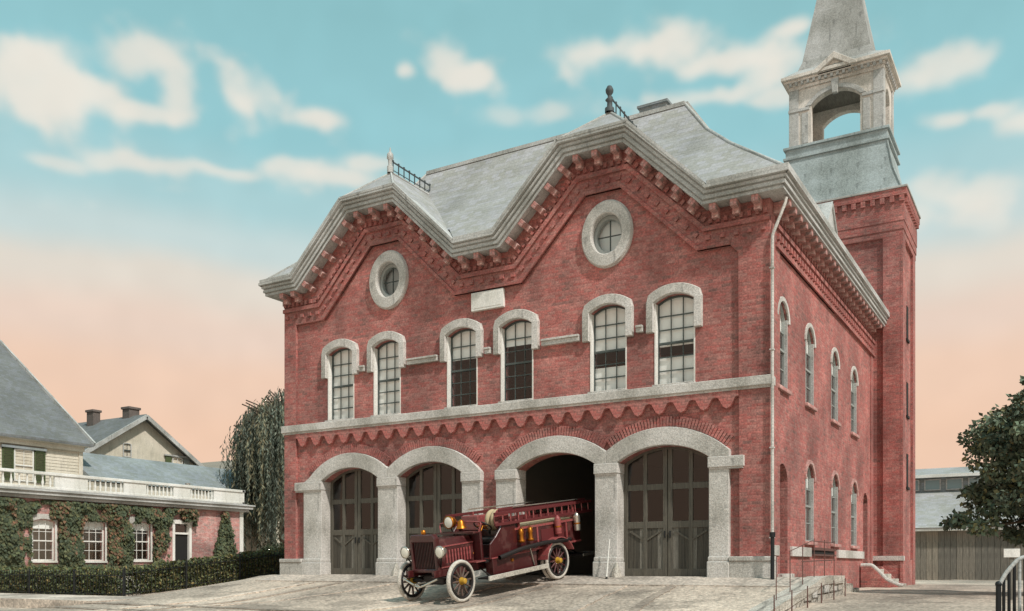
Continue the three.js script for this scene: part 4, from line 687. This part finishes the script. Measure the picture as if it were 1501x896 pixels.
  obj('moulding', [BB(0.755, 0.785, 0.57, 0.63, -1.2, 1.55, 0.006), BB(0.755, 0.78, 0.0, 0.05, -1.2, 1.55, 0.006), BB(0.755, 0.775, 0.05, 0.57, 0.62, 0.68, 0.004), BB(0.755, 0.775, 0.05, 0.57, -0.62, -0.56, 0.004)], redHighlight, body);
  obj('scroll_panel', [BB(0.757, 0.77, 0.14, 0.48, -0.46, 0.5, 0.004)], ladderM, body);
  const hose = []; for (let k = 0; k < 7; k++) hose.push(B(1.36, 0.085, 2.5, rr(-0.01, 0.01), 0.1 + k * 0.088, 0.15, 0.03)); obj('folded_hose', hose, hoseM, body);
  const locker = sub('locker', F, 0.66, 0.5, 1.75); obj('box', BB(-0.1, 0.14, -0.05, 0.36, -0.95, 0.75, 0.015), red, locker); obj('lid_strip', BB(-0.1, 0.155, 0.345, 0.375, -0.97, 0.77, 0.006), redHighlight, locker); obj('latch', BB(0.14, 0.17, 0.2, 0.27, 0.0, 0.07), brass, locker);
  for (const s of [1, -1]) { const rb = sub('running_board', F, s * 0.84, 0.42, 0); obj('tread', BB(-0.18, 0.16, 0, 0.035, 0.62, L - 0.72, 0.008), black, rb); obj('edge', BB(s > 0 ? 0.15 : -0.2, s > 0 ? 0.19 : -0.17, -0.035, 0.075, 0.62, L - 0.72, 0.006), tyre, rb); obj('hanger', [bar(V3(-s * 0.4, 0.25, 1.1), V3(0, 0, 1.1), 0.02), bar(V3(-s * 0.4, 0.25, 2.6), V3(0, 0, 2.6), 0.02)], black, rb); }
  // rear fenders
  for (const s of [1, -1]) { const secs = []; for (let k = 0; k <= 12; k++) { const t = mix(0.15, 2.75, k / 12), R1 = r + 0.1, R2 = r + 0.125, x0 = s * 0.66, x1 = s * 0.98; const c = Math.cos(t), q = Math.sin(t); secs.push([[x0, r + R1 * q, R1 * c], [x1, r + R1 * q, R1 * c], [x1, r + R2 * q, R2 * c], [x0, r + R2 * q, R2 * c]]); } obj('rear_fender', skin(secs), redHighlight, F); }
  // brass lanterns and soda tanks on the near side
  const lantern = (z, y) => { const g = sub('lantern', F, 0.86, y, z); g.scale.setScalar(1.05); obj('body', lathe([[0, -0.02], [0.075, -0.02], [0.08, 0.03], [0.055, 0.05], [0.05, 0.17], [0.07, 0.2], [0.05, 0.27], [0.02, 0.31], [0, 0.31]], 14), brass, g); obj('bail', new THREE.TorusGeometry(0.07, 0.008, 6, 16, Math.PI).translate(0, 0.26, 0), brass, g); };
  lantern(1.42, 1.14); lantern(1.06, 1.14);
  for (const z of [-0.1, -0.95]) { const g = sub('extinguisher', F, 0.86, 1.16, z); obj('tank', lathe([[0, 0], [0.085, 0], [0.09, 0.03], [0.09, 0.38], [0.06, 0.44], [0.03, 0.48], [0, 0.5]], 14), z < -0.5 ? nickel : redHighlight, g); obj('strap', lathe([[0.095, 0.18], [0.095, 0.22], [0.09, 0.22], [0.09, 0.18]], 14), brass, g); }
  obj('tool_bracket', [B(0.06, 0.06, 0.5, 0.82, 1.0, 0.35), bar(V3(0.82, 0.98, 0.55), V3(0.82, 0.98, 1.5), 0.03)], redHighlight, F);
  obj('hand_lever', [bar(V3(0.82, 0.5, 0.95), V3(0.86, 0.98, 1.12), 0.016)], nickel, F);
  // ladders on raised racks
  for (const z of [1.35, -0.95]) { const g = sub('ladder_rack', F, 0, 1.46, z); obj('posts', [B(0.05, 0.5, 0.05, 0.74, 0.22, 0), B(0.05, 0.5, 0.05, -0.74, 0.22, 0), B(1.55, 0.05, 0.05, 0, 0.1, 0)], redHighlight, g); }
  function ladder(x, y, z0, z1) { const g = sub('ladder', F, x, y, 0); for (const k of [-0.0, 0.26]) obj('rail', BB(-0.025, 0.025, k, k + 0.07, z0, z1, 0.008), ladderM, g); const rg = join(cyl(0.016, 0.016, 0.24, 0, 0, 0, 6)); for (let z = z0 + 0.15; z < z1; z += 0.3) piece('rung', rg, redHighlight, g, 0, 0.16, z); }
  ladder(0.8, 1.6, -1.75, 2.3); ladder(0.7, 1.66, -1.6, 2.0); ladder(-0.78, 1.6, -1.75, 2.3);
  obj('grab_rail', [bar(V3(0.74, 1.98, -1.2), V3(0.74, 2.0, 1.5), 0.016), bar(V3(-0.74, 1.98, -1.2), V3(-0.74, 2.0, 1.5), 0.016)], nickel, F);
  const rst = sub('rear_step', F, 0, 0.46, -1.42); obj('tread', BB(-0.8, 0.8, 0, 0.05, -0.25, 0.25, 0.01), black, rst); obj('edge', BB(-0.82, 0.82, -0.01, 0.06, -0.29, -0.25, 0.006), nickel, rst); obj('edge', BB(0.8, 0.84, -0.01, 0.06, -0.29, 0.25, 0.006), nickel, rst); obj('hanger', [bar(V3(0.42, 0.2, 0.25), V3(0.42, 0, -0.1), 0.02), bar(V3(-0.42, 0.2, 0.25), V3(-0.42, 0, -0.1), 0.02)], black, rst);
}

// ---------------------------------------------------------------- ivy-clad house on the left
const XW = -34.3;
{
  const Hs = thing('house', 'cream frame house with green shutters and a pink brick balustraded wing', 'house');
  const zN = 3.5, zF = -14.7;
  const ops = [[0.9, 2.2, 0.5, 2.45, 0], [-2.16, -3.25, 0.55, 2.45, 0], [-4.68, -5.86, 0.55, 2.5, 0], [-7.37, -8.5, 0.6, 2.55, 0], [-9.86, -11.11, 0.15, 2.65, 1]].map(o => [Math.min(o[0], o[1]), Math.max(o[0], o[1]), ...o.slice(2)]);
  const s = shapeOf([[-zN, -1], [-zF, -1], [-zF, 3.4], [-zN, 3.4]]);
  for (const [a, b, y0, y1, dr] of ops) s.holes.push(pathOf([[-b, y0], [-a, y0], ...arcPts(-(a + b) / 2, (b - a) / 2, y1 - 0.12, 0.12)]));
  obj('wall', ext(s, -0.35, 0).rotateY(Math.PI / 2).translate(XW, 0, 0), M.brickPink, Hs).userData.label = 'pink brick wall of the low wing';
  obj('wall', BB(XW - 6, XW - 0.35, -1, 3.4, zF, zF + 0.3), M.brickPink, Hs); obj('wall', BB(XW - 6, XW - 0.35, -1, 3.4, zN - 0.3, zN), M.brickPink, Hs);
  obj('corner_board', BB(XW - 0.3, XW + 0.05, -1, 3.4, zF - 0.04, zF + 0.22), M.white, Hs);
  obj('cornice', [BB(XW - 6, XW + 0.25, 3.4, 3.55, zF - 0.3, zN + 0.3, 0.02), BB(XW - 6, XW + 0.42, 3.55, 3.72, zF - 0.45, zN + 0.4, 0.02), BB(XW - 6, XW + 0.5, 3.72, 3.8, zF - 0.55, zN + 0.5, 0.01)], M.trim, Hs);
  obj('roof_deck', BB(XW - 6, XW + 0.2, 3.8, 3.86, zF - 0.2, zN), M.slate, Hs);
  const bal = sub('balustrade', Hs, XW, 3.86, 0);
  obj('rail', [BB(-0.1, 0.12, 0.66, 0.8, zF - 0.1, zN, 0.02), BB(-0.06, 0.08, 0.0, 0.12, zF - 0.1, zN, 0.02), BB(-5, 0.12, 0.66, 0.8, zF - 0.12, zF + 0.1, 0.02), BB(-5, 0.08, 0, 0.66, zF - 0.08, zF + 0.06)], M.white, bal);
  const gaps = [[-3.2, -0.6], [-6.9, -4.9], [-9.9, -8.2], [-12.6, -11.0]]; let z = zN;
  const pg = join(lathe([[0.045, 0.1], [0.03, 0.16], [0.065, 0.3], [0.03, 0.5], [0.05, 0.68]], 8));
  for (const [a, b] of gaps.map(g => [g[1], g[0]])) { obj('balustrade_panel', BB(-0.05, 0.06, 0.1, 0.68, a, z), M.white, bal); for (let k = 0; k < 7; k++) piece('baluster', pg, M.white, bal, 0, 0, mix(a, b, (k + 0.5) / 7)); z = b; }
  obj('balustrade_panel', BB(-0.05, 0.06, 0.1, 0.68, zF, z), M.white, bal);
  obj('chimney_pot', lathe([[0.14, 0], [0.14, 0.1], [0.1, 0.15], [0.12, 0.5], [0.16, 0.55], [0, 0.55]], 12).translate(XW - 2.6, 4.5, -13), M.stoneRough, Hs);
  for (const [a, b, y0, y1, dr] of ops) {
    const zc = (a + b) / 2, w = b - a;
    if (!dr) { const g = sashWindow(Hs, XW - 0.14, y0, zc, Math.PI / 2, w, y1 - y0, 0.12, 3, 4, { blinds: [[0.78, 1]], bars: M.white, frame: M.white }); obj('sill', BB(-w / 2 - 0.1, w / 2 + 0.1, -0.1, 0, -0.1, 0.22, 0.01), M.white, g); for (const q of [-1, 1]) obj('casing', B(0.09, y1 - y0 - 0.08, 0.07, q * (w / 2 + 0.045), (y1 - y0 - 0.08) / 2, 0.135), M.white, g); obj('lintel', ext(shapeOf([[-w / 2 - 0.1, y1 - y0 - 0.1], ...arcPts(0, w / 2 + 0.02, y1 - y0 - 0.1, 0.13).reverse(), [w / 2 + 0.1, y1 - y0 - 0.1], [w / 2 + 0.16, y1 - y0 + 0.26], [-w / 2 - 0.16, y1 - y0 + 0.26]]), 0.1, 0.17, 0.008), M.stone, g); }
    else { const g = sub('door', Hs, XW - 0.14, y0, zc, Math.PI / 2), h = y1 - y0; obj('frame', [BB(-w / 2, -w / 2 + 0.16, 0, h - 0.1, -0.1, 0.17, 0.01), BB(w / 2 - 0.16, w / 2, 0, h - 0.1, -0.1, 0.17, 0.01), BB(-w / 2 - 0.08, w / 2 + 0.08, h - 0.1, h + 0.12, -0.1, 0.2, 0.01), BB(-w / 2 + 0.16, w / 2 - 0.16, 1.85, 1.95, -0.08, 0.08)], M.white, g); obj('leaf', BB(-w / 2 + 0.16, w / 2 - 0.16, 0, 1.85, -0.06, 0), M.dark, g); obj('pane', BB(-w / 2 + 0.16, w / 2 - 0.16, 1.95, h - 0.1, -0.03, -0.02), M.glass, g); }
  }
  // main block: clapboard walls and a steep slate roof
  const XM = -38.1, zE = -7.15, zn = 6, ev = 6.55, cl = [];
  for (let y = 3.8; y < ev - 0.05; y += 0.16) { const y1 = Math.min(ev, y + 0.165); cl.push(skin([[[XM + 0.03, y, zn], [XM + 0.008, y1, zn], [XM - 0.1, y1, zn], [XM - 0.1, y, zn]], [[XM + 0.03, y, zE], [XM + 0.008, y1, zE], [XM - 0.1, y1, zE], [XM - 0.1, y, zE]]])); }
  obj('clapboard_wall', cl, M.cream, Hs); obj('clapboard_wall', ext(shapeOf([[-54, 0], [XM - 0.1, 0], [XM - 0.1, ev], [-46.1, 12.4], [-54, ev]]), zE, zE + 0.2), M.cream, Hs);
  obj('corner_board', BB(XM - 0.1, XM + 0.06, 3.8, ev, zE - 0.05, zE + 0.18), M.cream, Hs);
  obj('eaves', [BB(XM - 0.3, XM + 0.4, ev, ev + 0.16, zE - 0.35, zn, 0.02), BB(XM - 0.3, XM + 0.2, ev - 0.25, ev, zE - 0.05, zn)], M.cream, Hs);
  const sl = 0.745;
  obj('roof', [skin([0, 1].map(e => { const zz = e ? zn : zE - 0.4; return [[XM + 0.45, ev + 0.16, zz], [-46.4, ev + 0.16 + 8.75 * sl, zz], [-46.4, ev + 8.75 * sl, zz], [XM + 0.45, ev + 0.02, zz]]; })), skin([0, 1].map(e => { const zz = e ? zn : zE - 0.4; return [[-46.4, ev + 0.16 + 8.75 * sl, zz], [-54.7, ev + 0.16, zz], [-54.7, ev + 0.02, zz], [-46.4, ev + 8.75 * sl, zz]]; }))], M.slateDark, Hs).userData.label = 'steep dark slate roof of the main block';
  obj('verge_board', beam(V3(XM + 0.5, ev + 0.16, zE - 0.42), V3(-46.4, ev + 0.2 + 8.75 * sl, zE - 0.42), 0.1, 0.22), M.trim, Hs);
  const wg = sashWindow(Hs, XM + 0.04, 4.5, -4.0, Math.PI / 2, 1.0, 1.6, 0.04, 2, 2, { blinds: [[0.4, 1]], bars: M.white, frame: M.white });
  for (const sgn of [-1, 1]) { const sh = [BB(sgn * 0.82 - 0.28, sgn * 0.82 - 0.23, 0, 1.6, 0, 0.06), BB(sgn * 0.82 + 0.23, sgn * 0.82 + 0.28, 0, 1.6, 0, 0.06), BB(sgn * 0.82 - 0.28, sgn * 0.82 + 0.28, 0, 0.08, 0, 0.06), BB(sgn * 0.82 - 0.28, sgn * 0.82 + 0.28, 1.52, 1.6, 0, 0.06)]; for (let k = 0; k < 18; k++) sh.push(B(0.46, 0.02, 0.07, 0, 0, 0).rotateX(0.6).translate(sgn * 0.82, 0.13 + k * 0.08, 0.03)); obj('shutter', sh, M.shutter, wg); }
  obj('lintel', BB(-1.15, 1.15, 1.6, 1.74, -0.02, 0.12, 0.01), M.slateBlue, wg);
  // lean-to ell with a slate roof behind the wing
  obj('ell_roof', skin([0, 1].map(e => { const zz = e ? -7.2 : -20.4; return [[XM + 1.1, 4.75, zz], [-40, 6.55, zz], [-41, 6.5, zz], [-41, 4.6, zz]]; })), M.slateBlue, Hs).userData.label = 'low blue grey slate roof behind the balustrade';
  obj('ell_wall', BB(-41, XM + 0.9, -0.5, 4.7, -20.2, -7.2), M.cream, Hs);
}
{ // ivy over the wing between its windows
  const L = new Leaves(), win = [[0.9, 2.2], [-3.35, -2.06], [-5.96, -4.58], [-8.6, -7.27], [-11.3, -9.7]];
  let n = 0; while (n < 30000) {
    const z = rr(-14.4, 3.4), y = rr(-0.3, 3.38);
    const inWin = win.some(([a, b]) => z > a - 0.02 && z < b + 0.02 && y < (fbm((z + 40) / 10, (y + 10) / 10, 30, 2, 7) > 0.5 ? 2.85 : 2.55) && y > 0.4);
    if (inWin) continue;
    const d = fbm((z + 30) / 20, (y + 10) / 20, 22, 3, 55), dens = z > -8.6 ? 0.29 + 0.06 * Math.max(0, y - 2.4) : z > -9.9 ? 0.45 : z < -11.3 ? (Math.abs(z + 13.3) < 1.1 - y * 0.3 ? 0.3 : 2) : 0.5;
    if (d < dens) { n += 0.2; continue; }
    n++;
    const h = rnd(), q = fbm((z + 60) / 16, (y + 40) / 16, 26, 3, 71), c = q > 0.6 && h < 0.4 ? green(0.16, 0.10, 0.06) : h < 0.6 ? green(0.055, 0.08, 0.045) : green(0.085, 0.105, 0.05);
    const dir = V3(rr(0, 0.5), -1, rr(-0.8, 0.8)).normalize(), side = V3(rr(-0.2, 0.2), rr(-0.3, 0.3), 1).cross(dir).cross(dir).normalize();
    L.add(XW + rr(0.03, 0.08 + Math.max(0, d - 0.3) * 0.9), y, z, rr(0.12, 0.2), rr(0.11, 0.17), dir, side, c);
  }
  tag(L.mesh('ivy', scene), 'green and russet ivy climbing over the pink brick wing', 'ivy', null, 'stuff');
}
{ // gabled house behind
  const g = thing('gabled_house', 'buff gabled house with two chimneys behind the balustraded wing', 'house'), X = -44, zc = -15.3, hw = 4.3, e = 7.0, ap = 9.75;
  const s = shapeOf([[-hw, -1], [hw, -1], [hw, e], [0, ap], [-hw, e]]);
  obj('gable_wall', ext(s, -14, 0).rotateY(Math.PI / 2).translate(X, 0, zc), M.cream, g);
  const sl = (ap - e) / hw;
  for (const k of [-1, 1]) obj('roof', skin([X + 0.45, X - 14.5].map(x => [[x, ap + 0.18, zc], [x, e - 0.5 * sl + 0.18, zc + k * (hw + 0.5)], [x, e - 0.5 * sl + 0.02, zc + k * (hw + 0.5)], [x, ap + 0.02, zc]])), M.slateDark, g);
  for (const k of [-1, 1]) obj('bargeboard', beam(V3(X + 0.5, ap + 0.02, zc), V3(X + 0.5, e - 0.5 * sl + 0.02, zc + k * (hw + 0.5)), 0.1, 0.26), M.trim, g);
  obj('pent_trim', BB(X, X + 0.12, e - 0.3, e - 0.12, zc - hw, zc + hw), M.trim, g);
  const chim = (z, x, w) => { const c = sub('chimney', g, x, ap, z); obj('stack', [BB(-0.35, 0.35, -0.6, 0.75, -w, w, 0.02), BB(-0.42, 0.42, 0.6, 0.75, -w - 0.07, w + 0.07, 0.02)], M.soot, c); };
  chim(zc - 0.1, X - 1.2, 0.38); chim(zc + 0.5, X - 4.2, 0.26);
  const w1 = sashWindow(g, X + 0.05, 6.5, -18.0, Math.PI / 2, 0.8, 1.0, 0.06, 2, 2, { bars: M.white, frame: M.white, blinds: [[0, 0.5]] });
  obj('shutter', BB(-0.95, -0.5, 0, 1.0, 0, 0.06), M.shutter, w1); obj('shutter', BB(0.5, 0.95, 0, 1.0, 0, 0.06), M.sash, w1); obj('lintel', BB(-1.05, 1.05, 1.0, 1.1, 0, 0.12), M.trim, w1);
  sashWindow(g, X + 0.05, 7.1, -14.2, Math.PI / 2, 0.6, 0.9, 0.06, 2, 2, { bars: M.sashDark, frame: M.trim });
  const f = thing('distant_house', 'small far house with a dull pinkish roof beside the willow', 'house', -54, 0, -32);
  obj('wall', BB(-4, 4, -1, 6.8, -4, 4), M.cream, f); obj('roof', ext(shapeOf([[-4.6, 6.8], [4.6, 6.8], [0, 9.3]]), -4.6, 4.6).rotateY(Math.PI / 2), M.wood3, f);
}

// ---------------------------------------------------------------- hedges, fences, willow
const XH = -20.7;
function hedge(name, label, x0, z0, x1, z1, h, w, n) {
  const L = new Leaves(), len = Math.hypot(x1 - x0, z1 - z0), dx = (x1 - x0) / len, dz = (z1 - z0) / len, t = thing(name, label, 'hedge', 0, 0, 0, 'clipped hedges round the lawn');
  for (let i = 0; i < n; i++) {
    const s = rnd() * len, side = rnd(), k = rnd(); let a, y;
    if (side > 0.7) { a = rr(-w / 2, w / 2); y = rr(0, h); } else if (side < 0.3) { a = rr(-w / 2, w / 2); y = h + rr(-0.06, 0.05) + (fbm(s / 12, 0.3, 30, 3, 4) - 0.5) * 0.14; } else { a = (side < 0.56 ? 1 : -1) * (w / 2 + rr(-0.12, 0.04)); y = rr(0, h); }
    const x = x0 + dx * s - dz * a, z = z0 + dz * s + dx * a, g = H(x, z);
    const c = k < 0.45 ? green(0.07, 0.1, 0.045) : k < 0.85 ? green(0.12, 0.145, 0.06) : green(0.19, 0.17, 0.07);
    L.random(x, g + y, z, rr(0.08, 0.15), c);
  }
  L.mesh('foliage', t).userData.kind = 'stuff';
  const st = []; for (let s = 0.2; s < len; s += 0.4) { const x = x0 + dx * s, z = z0 + dz * s, y = H(x, z); st.push(bar(V3(x, y - 0.1, z), V3(x + rr(-0.1, 0.1), y + h * 0.8, z + rr(-0.1, 0.1)), 0.02, 5)); }
  obj('stems', st, M.bark, t);
  
}
hedge('hedge', 'clipped green hedge along the sidewalk before the ivy-clad wing', -46, 2.55, XH - 0.4, 2.55, 0.84, 0.8, 40000);
hedge('hedge', 'clipped green hedge running back beside the fire station drive', XH - 0.45, 2.2, XH - 0.45, -9.5, 0.9, 0.8, 30000);
function pickets(label, x0, z0, x1, z1, h, gap, group) {
  const t = thing('iron_fence', label, 'fence', 0, 0, 0, group), len = Math.hypot(x1 - x0, z1 - z0), n = Math.round(len / gap), pg = join([cyl(0.011, 0.011, h, 0, h / 2, 0, 5), new THREE.ConeGeometry(0.02, 0.06, 5).translate(0, h + 0.03, 0)]);
  for (let i = 0; i <= n; i++) { const x = mix(x0, x1, i / n), z = mix(z0, z1, i / n); piece('picket', pg, M.iron, t, x, H(x, z) + 0.02, z); }
  for (const y of [0.12, h - 0.12]) { const pts = []; for (let i = 0; i <= 12; i++) { const x = mix(x0, x1, i / 12), z = mix(z0, z1, i / 12); pts.push([x, H(x, z) + y, z]); } obj('rail', tube(pts, 0.013, 40, 5), M.iron, t); }
  for (let i = 0; i <= 5; i++) { const x = mix(x0, x1, i / 5), z = mix(z0, z1, i / 5); obj('post', cyl(0.03, 0.03, h + 0.12, x, H(x, z) + h / 2 + 0.04, z, 8), M.iron, t); }
}
pickets('thin iron picket fence along the sidewalk hedge', -34, 3.05, XH + 0.05, 3.05, 0.86, 0.16, 'iron fences by the hedges');
pickets('thin iron picket fence beside the hedge along the drive', XH + 0.05, 3.0, XH + 0.05, -9.5, 0.92, 0.15, 'iron fences by the hedges');
{ // weeping willow
  const bx = -35.4, bz = -19.2, t = thing('willow_tree', 'tall weeping willow drooping beside the brick wall of the station', 'tree', bx, 0, bz);
  const tr = [tube([[0, -0.5, 0], [0.15, 2, 0.1], [-0.1, 4.5, 0], [0.1, 7.5, 0.1]], 0.34, 20, 9)];
  obj('trunk', tr, M.bark, t);
  const L = new Leaves(), br = [];
  for (let i = 0; i < 74; i++) {                              // every bough carries its own curtain of strands
    const a = rnd() * 6.283, R = 3.1 * Math.sqrt(rr(0.02, 1)), y = 11.3 - R * R * 0.2 + rr(-1.3, 0.6), s0 = [0, rr(5, 7.4), 0], ex = Math.cos(a) * R, ez = Math.sin(a) * R, tone = rr(0.65, 1.35), big = rr(0.6, 1);
    br.push(tube([s0, [ex * 0.45, mix(s0[1], y, 0.85), ez * 0.45], [ex, y, ez]], 0.04, 8, 5));
    const ns = 10 + Math.floor(rnd() * 10);
    for (let q = 0; q < ns; q++) {
      const t0 = rr(0.45, 1.05), sx = ex * t0 + rr(-0.35, 0.35), sz = ez * t0 + rr(-0.35, 0.35), y0 = mix(s0[1], y, 0.6 + 0.4 * t0) + rr(-0.5, 0.25), len = rr(3, 9.5) * big, n = Math.floor(len / 0.12), warm = rnd() < 0.2, ph = rnd() * 6;
      for (let k = 0; k < n; k++) {
        const u = k / n, yy = y0 - u * len; if (yy < 0.2) break;
        const out = 0.55 * Math.min(1, u * 3.5), px = sx + Math.cos(a) * out + Math.sin(u * 5 + ph) * 0.12, pz = sz + Math.sin(a) * out + Math.cos(u * 4 + ph) * 0.12;
        const dir = V3(rr(-0.7, 0.7), -1, rr(-0.7, 0.7)).normalize(), side = V3(rr(-1, 1), 0, rr(-1, 1)).cross(dir).normalize();
        L.add(px, yy, pz, rr(0.22, 0.38), rr(0.06, 0.1), dir, side, warm ? green(0.13 * tone, 0.135 * tone, 0.085 * tone, 0.2) : green(0.095 * tone, 0.125 * tone, 0.098 * tone, 0.25));
      }
    }
  }
  obj('limbs', br, M.bark, t); L.mesh('crown', t);
}
{ // shrub and a bit of white picket fence at the foot of the willow
  const t = thing('shrub', 'dark rounded shrub at the foot of the willow', 'shrub', -33.2, 0, -16.2), L = new Leaves();
  for (let i = 0; i < 3200; i++) { const d = V3(rr(-1, 1), rr(-0.2, 1), rr(-1, 1)).normalize().multiplyScalar(rr(0.7, 1.05)); L.random(d.x * 1.0, 0.5 + d.y * 1.15, d.z * 1.0, rr(0.09, 0.16), green(0.04, 0.06, 0.03)); }
  L.mesh('foliage', t); obj('stems', Array.from({ length: 7 }, (_, k) => bar(V3(0, -0.4, 0), V3(Math.cos(k) * 0.6, 1.0, Math.sin(k) * 0.6), 0.03, 5)), M.bark, t);
  const f = thing('picket_fence', 'short white picket fence between the shrub and the brick station', 'fence', -31.4, 0.0, -17);
  const pg = join(ext(shapeOf([[-0.05, 0], [0.05, 0], [0.05, 1.15], [0, 1.25], [-0.05, 1.15]]), -0.012, 0.012));
  for (let k = 0; k < 26; k++) piece('picket', pg, M.white, f, k * 0.2, 0, 0); obj('rail', [BB(-0.1, 5.1, 0.25, 0.33, -0.05, -0.015), BB(-0.1, 5.1, 0.85, 0.93, -0.05, -0.015)], M.white, f);
}

// ---------------------------------------------------------------- right-hand yard
{
  const b = thing('long_shed', 'long low board shed with a grey roof and clerestory windows behind the yard', 'shed', 0, 0, -32);
  const bg = [0, 1, 2].map(k => join(B(0.285, 2.8, 0.04, 0, 0.85, 0)));
  for (let k = 0; k < 62; k++) piece('board', bg[k % 3], [M.wood, M.wood2, M.wood3, M.wood, M.wood2][Math.floor(hash(k, 3, 3) * 5)], b, -3 + k * 0.3, rr(-0.02, 0.02), rr(-0.012, 0.012));
  obj('back_wall', BB(-3.2, 15.8, -0.6, 2.2, -0.2, -0.05), M.wood2, b);
  obj('eaves_board', [BB(-3.4, 16, 2.2, 2.42, -0.1, 0.35, 0.015)], M.white, b);
  obj('roof', skin([-3.4, 16].map(x => [[x, 2.38, 0.4], [x, 4.62, -4], [x, 4.5, -4], [x, 2.26, 0.3]])), M.slate, b);
  obj('clerestory_wall', BB(-3.4, 16, 4.5, 5.5, -4.4, -4.1), M.slateBlue, b);
  for (let k = 0; k < 16; k++) { const g = sub('window', b, -2.6 + k * 1.16, 4.72, -4.08); obj('frame', [BB(-0.45, -0.38, 0, 0.66, 0, 0.05), BB(0.38, 0.45, 0, 0.66, 0, 0.05), BB(-0.45, 0.45, 0.6, 0.66, 0, 0.052), BB(-0.45, 0.45, 0, 0.06, 0, 0.052)], M.trim, g); obj('pane', BB(-0.38, 0.38, 0.06, 0.6, -0.01, 0.01), std({ color: 0x8fa3a6, roughness: 0.2 }), g); }
  obj('upper_roof', skin([-3.5, 16.1].map(x => [[x, 5.5, -3.6], [x, 5.62, -3.6], [x, 6.3, -7], [x, 6.2, -7]])), M.slate, b);
  obj('upper_eaves', BB(-3.5, 16.1, 5.44, 5.62, -3.72, -3.58, 0.01), M.white, b);
}
{ // leafy tree
  const t = thing('shade_tree', 'dense dark green leafy tree overhanging the yard before the board shed', 'tree', 6.35, -0.5, -4.4), L = new Leaves(), limbs = [];
  obj('trunk', tube([[0, -0.4, 0], [0.05, 0.8, 0.02], [-0.05, 1.8, 0], [0.05, 3.2, 0.05]], 0.2, 16, 9), M.bark, t);
  const cl = [];
  for (let i = 0; i < 82; i++) { const d = V3(rr(-1, 1), rr(-1, 1), rr(-1, 1)); if (d.length() > 1) { i--; continue; } d.normalize().multiplyScalar(Math.cbrt(rr(0.18, 1))); const p = V3(d.x * 2.35 + 0.35, 3.35 + d.y * 2.35 - Math.max(0, -d.y) * 0.1, d.z * 2.3); if (p.y < 1.35) p.y = rr(1.35, 1.8); cl.push([p, rr(0.4, 0.72)]); }
  cl.push([V3(-2.3, 2.05, 0.5), 0.36], [V3(-2.65, 1.95, 0.3), 0.26], [V3(-1.9, 1.8, 0.8), 0.38], [V3(-2.1, 2.75, 0.3), 0.34], [V3(-1.6, 2.3, 0.6), 0.4]);
  for (let i = 0; i < 60; i++) { const d = V3(rr(-1, 1), rr(-0.7, 1), rr(-1, 1)).normalize(), k = rr(0.92, 1.18); cl.push([V3(d.x * 2.35 * k + 0.35, Math.max(1.5, 3.35 + d.y * 2.3 * k), d.z * 2.3 * k), rr(0.16, 0.36)]); }
  for (const [p, R] of cl) {
    if (rnd() < 0.5) limbs.push(tube([[0.02, rr(1.4, 2.8), 0.02], [p.x * 0.5, mix(2.2, p.y, 0.6), p.z * 0.5], [p.x, p.y, p.z]], 0.035, 8, 5));
    const n = Math.floor(620 * R), k = rr(0.65, 1.35);
    for (let j = 0; j < n; j++) { const d = V3(rr(-1, 1), rr(-1, 1), rr(-1, 1)).normalize().multiplyScalar(R * Math.cbrt(rr(0.2, 1))); L.random(p.x + d.x * 1.15, p.y + d.y * 0.6, p.z + d.z * 1.15, rr(0.08, 0.19), rnd() < 0.12 ? green(0.17 * k, 0.18 * k, 0.08 * k, 0.3) : green(0.095 * k, 0.14 * k, 0.095 * k, 0.4), 0.5); }
  }
  obj('limbs', limbs, M.bark, t); L.mesh('crown', t);
  const sg = thing('notice_board', 'small blank white board on a post beside the tree trunk', 'sign', 5.16, -0.6, -1.6); obj('post', BB(-0.04, 0.04, -0.2, 1.3, -0.1, -0.03), M.wood2, sg); obj('board', BB(-0.17, 0.17, 1.1, 1.3, -0.03, 0.0, 0.006), M.white, sg); sg.rotation.y = 0.2;
}
{ // stair railing at the edge of the yard
  const g = thing('stair_railing', 'dark iron stair railing with pale bent handrails at the edge of the yard', 'railing', 5.3, -0.88, 6.6); g.rotation.y = 0.35;
  for (const [o, zz] of [[0, 0], [0.28, 0.55]]) {
    obj('handrail', tube([[o, 0.86, zz], [o + 0.1, 1.06, zz], [o + 0.28, 1.28, zz], [o + 0.5, 1.36, zz], [o + 1.2, 1.62, zz], [o + 2.4, 2.1, zz]], 0.032, 40, 8), M.trim, g);
    obj('newel', [cyl(0.045, 0.04, 0.9, o, 0.43, zz, 8), new THREE.SphereGeometry(0.05, 10, 8).translate(o, 0.9, zz)], M.iron, g);
    const hAt = x => x < 0.28 ? mix(0.86, 1.28, x / 0.28) : mix(1.28, 2.1, (x - 0.28) / 2.12);
    for (let k = 1; k < 30; k++) { const x = k * 0.075; piece('baluster', join(cyl(0.024, 0.024, hAt(x), 0, hAt(x) / 2, 0, 6)), k % 4 ? M.iron : M.trim, g, o + x, 0, zz); }
  }
  for (let k = 0; k < 5; k++) obj('step', BB(0.2 + k * 0.4, 2.6, k * 0.18, (k + 1) * 0.18, 0.06, 0.5, 0.01), M.stoneRough, g);
}

renderer.render(scene, camera);
